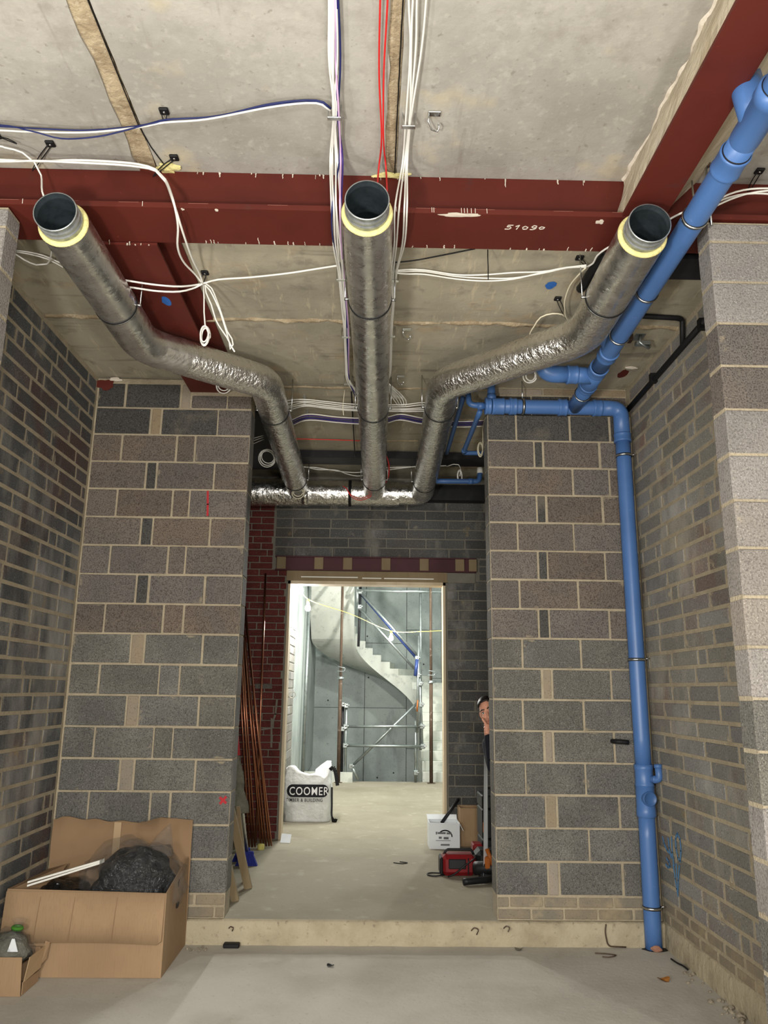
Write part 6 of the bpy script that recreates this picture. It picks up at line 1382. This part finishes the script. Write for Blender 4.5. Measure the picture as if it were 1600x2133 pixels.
for s in (-1, 1):
    limb(PB, [H2(s*.014, -.1, -.036), H2(s*.011, -.103, -.036)], [.008, .009], .004, 8)                     # nostril wings
    limb(PB, [H2(s*.05, -.066, .026), H2(s*.018, -.088, .03)], [.008, .009], .01, 8)                       # brow ridge
    limb(PB, [H2(s*.045, -.07, -.02), H2(s*.03, -.08, -.024)], [.014, .014], .01, 10)                      # cheek
    limb(PB, [H2(s*.076, .004, .02), H2(s*.082, .012, .0), H2(s*.076, .006, -.026)], [.01, .011, .008], .01, 8)   # ear
limb(PB, [H2(-.018, -.083, -.062), H2(0, -.09, -.062), H2(.018, -.083, -.062)], [.007, .0095, .007], .006, 8)   # lips
limb(PB, [H2(-.012, -.076, -.098), H2(.012, -.076, -.098)], [.016, .016], .01, 10)                       # chin
NB = Vector((1.07, 6.54, 1.37))
limb(PB, [H2(.0, .02, -.07), NB], [.05, .058], .03)
PEL = Vector((1.2, 6.58, 1.0))
limb(PB, [NB+Vector((0, 0, -.04)), (1.12, 6.56, 1.2), PEL], [.09, .125, .135], .05, 20)
SR, SL = Vector((.985, 6.5, 1.3)), Vector((1.25, 6.6, 1.32))
limb(PB, [SR+Vector((.04, 0, .0)), NB+Vector((0, 0, -.05)), SL], [.055, .07, .058])
EL, WR = Vector((.995, 6.36, 1.13)), Vector((.962, 6.40, 1.36))
limb(PB, [SR, EL, WR, (.952, 6.402, 1.40)], [.05, .041, .028, .027])
limb(PB, [SL, (1.33, 6.56, 1.06), (1.3, 6.45, .86)], [.052, .042, .028]); limb(PB, [(1.3, 6.45, .86), (1.29, 6.43, .79)], [.03, .026])
for i, d in enumerate((-.03, -.01, .01, .03)): limb(PB, [(1.29+d*.6, 6.43, .79), (1.285+d*.8, 6.42, .75), (1.283+d*.8, 6.435, .72)], [.0095, .009, .008], .012, 8)
limb(PB, [(1.265, 6.43, .82), (1.25, 6.41, .78), (1.252, 6.40, .75)], [.011, .0095, .009], .012, 8)
# fist with raised thumb
limb(PB, [(.96, 6.418, 1.392), (.962, 6.418, 1.45)], [.024, .022], .012, 12)
for i in range(4):
    z = 1.452-.0195*i; l = (.0, .003, .001, -.004)[i]
    limb(PB, [(.975, 6.395, z), (.962, 6.372, z+.002), (.936-l, 6.372, z+.003), (.930-l, 6.388, z+.001), (.94, 6.398, z)], [.0088, .0088, .0084, .008, .0075], .005, 10)
limb(PB, [(.955, 6.395, 1.445), (.94, 6.385, 1.465), (.925, 6.382, 1.482), (.913, 6.384, 1.50)], [.012, .0105, .0095, .0085], .008, 10)
for hx, fx, fy in ((1.13, 1.16, 6.56), (1.28, 1.32, 6.64)):
    limb(PB, [(hx, 6.56, .96), ((hx+fx)/2, fy-.03, .60), (fx, fy+.02, FZ+.08)], [.085, .06, .042], .05, 16); limb(PB, [(fx, fy+.02, FZ+.05), (fx-.01, fy-.15, FZ+.035)], [.04, .032], .03, 12)
me = evaluated(mesh('body', PB.v, PB.f), [('REMESH', dict(mode='VOXEL', voxel_size=.0042)), ('SMOOTH', dict(factor=.5, iterations=2))])
for p in me.polygons: p.use_smooth = True
person = link('person', me, 'skin'); tag(person, 'person in dark clothes peeking round the right block pier giving a thumbs up', 'person')
def clothes(name, m, build, vox=.012):
    mb = MB(); build(mb)
    me = evaluated(mesh(name, mb.v, mb.f), [('REMESH', dict(mode='VOXEL', voxel_size=vox)), ('SMOOTH', dict(factor=.5, iterations=3))])
    for p in me.polygons: p.use_smooth = True
    return link(name, me, m, person)
def jk(mb):
    limb(mb, [NB+Vector((.0, 0, -.015)), (1.12, 6.56, 1.2), PEL+Vector((0, 0, -.06))], [.088, .145, .155], .05, 20)
    limb(mb, [SR+Vector((.04, 0, 0)), NB+Vector((0, 0, -.06)), SL], [.07, .085, .072])
    limb(mb, [SR, EL, WR+Vector((.004, 0, -.0))], [.066, .056, .042]); limb(mb, [SL, (1.33, 6.56, 1.06), (1.3, 6.45, .88)], [.066, .056, .042])
clothes('jacket', 'jacket_navy', jk)
def tr(mb):
    limb(mb, [PEL+Vector((0, 0, .0)), PEL+Vector((0, 0, -.1))], [.145, .14], .04, 18)
    for hx, fx, fy in ((1.13, 1.16, 6.56), (1.28, 1.32, 6.64)): limb(mb, [(hx, 6.56, .94), ((hx+fx)/2, fy-.03, .60), (fx, fy+.02, FZ+.1)], [.1, .078, .064], .05, 16)
clothes('trousers', 'trousers_black', tr)
def boots(mb):
    for fx, fy in ((1.16, 6.56), (1.32, 6.64)): limb(mb, [(fx, fy+.04, FZ+.055), (fx-.01, fy-.16, FZ+.048)], [.052, .044], .03, 12); limb(mb, [(fx, fy+.03, FZ+.06), (fx, fy+.02, FZ+.14)], [.05, .054], .03, 12)
clothes('boots', 'rubber_black', boots)
# hair: cap over crown and back
mb = MB(); bm = bmesh.new(); bmesh.ops.create_uvsphere(bm, u_segments=36, v_segments=24, radius=1); keep = []
for f_ in list(bm.faces):
    c = f_.calc_center_median()
    if not (c.z > .56+.15*c.y*-1 or (c.y > .28 and c.z > -.5)): bm.faces.remove(f_)
bmesh.ops.delete(bm, geom=[v for v in bm.verts if not v.link_faces], context='VERTS')
bm.verts.ensure_lookup_table(); bm.verts.index_update()
vs = [HC+HR @ (headshape(Vector((v.co.x*.080, v.co.y*.104, v.co.z*.124)))+Vector((0, 0, .0))) for v in bm.verts]; fs = [tuple(v.index for v in f_.verts) for f_ in bm.faces]; bm.free()
me = mesh('hair', vs, fs, True)
me = evaluated(me, [('SOLIDIFY', dict(thickness=.014, offset=1.)), ('SUBSURF', dict(levels=1))])
link('hair', me, 'hair_black', person)
for s in (-1, 1):
    c = H2(s*.031, -.079, .008)
    mb = MB(); ellip(mb, c, (.0135, .0095, .0085), HR, None, 16, 10); e_ = mb.build('eye', 'eye_white', person, True)
    mb = MB(); ellip(mb, c+HR @ Vector((0, -.0075, .0)), (.0058, .0035, .0062), HR, None, 12, 8); mb.build('iris', 'eye_dark', e_, True)
    mb = MB(); limb(mb, [H2(s*.014, -.094, .03), H2(s*.034, -.091, .037), H2(s*.055, -.073, .03)], [.004, .0048, .003], .006, 8); mb.build('eyebrow', 'hair_black', person, True)
    mb = MB(); limb(mb, [H2(s*.018, -.086, .0155), H2(s*.031, -.0895, .0185), H2(s*.045, -.079, .0145)], [.0022, .0026, .0022], .005, 6); mb.build('upper_lid', 'hair_black', person, True)
mb = MB(); limb(mb, [H2(-.02, -.087, -.061), H2(0, -.0985, -.0625), H2(.02, -.087, -.061)], [.003, .0045, .003], .005, 8); mb.build('mouth', 'lips', person, True)
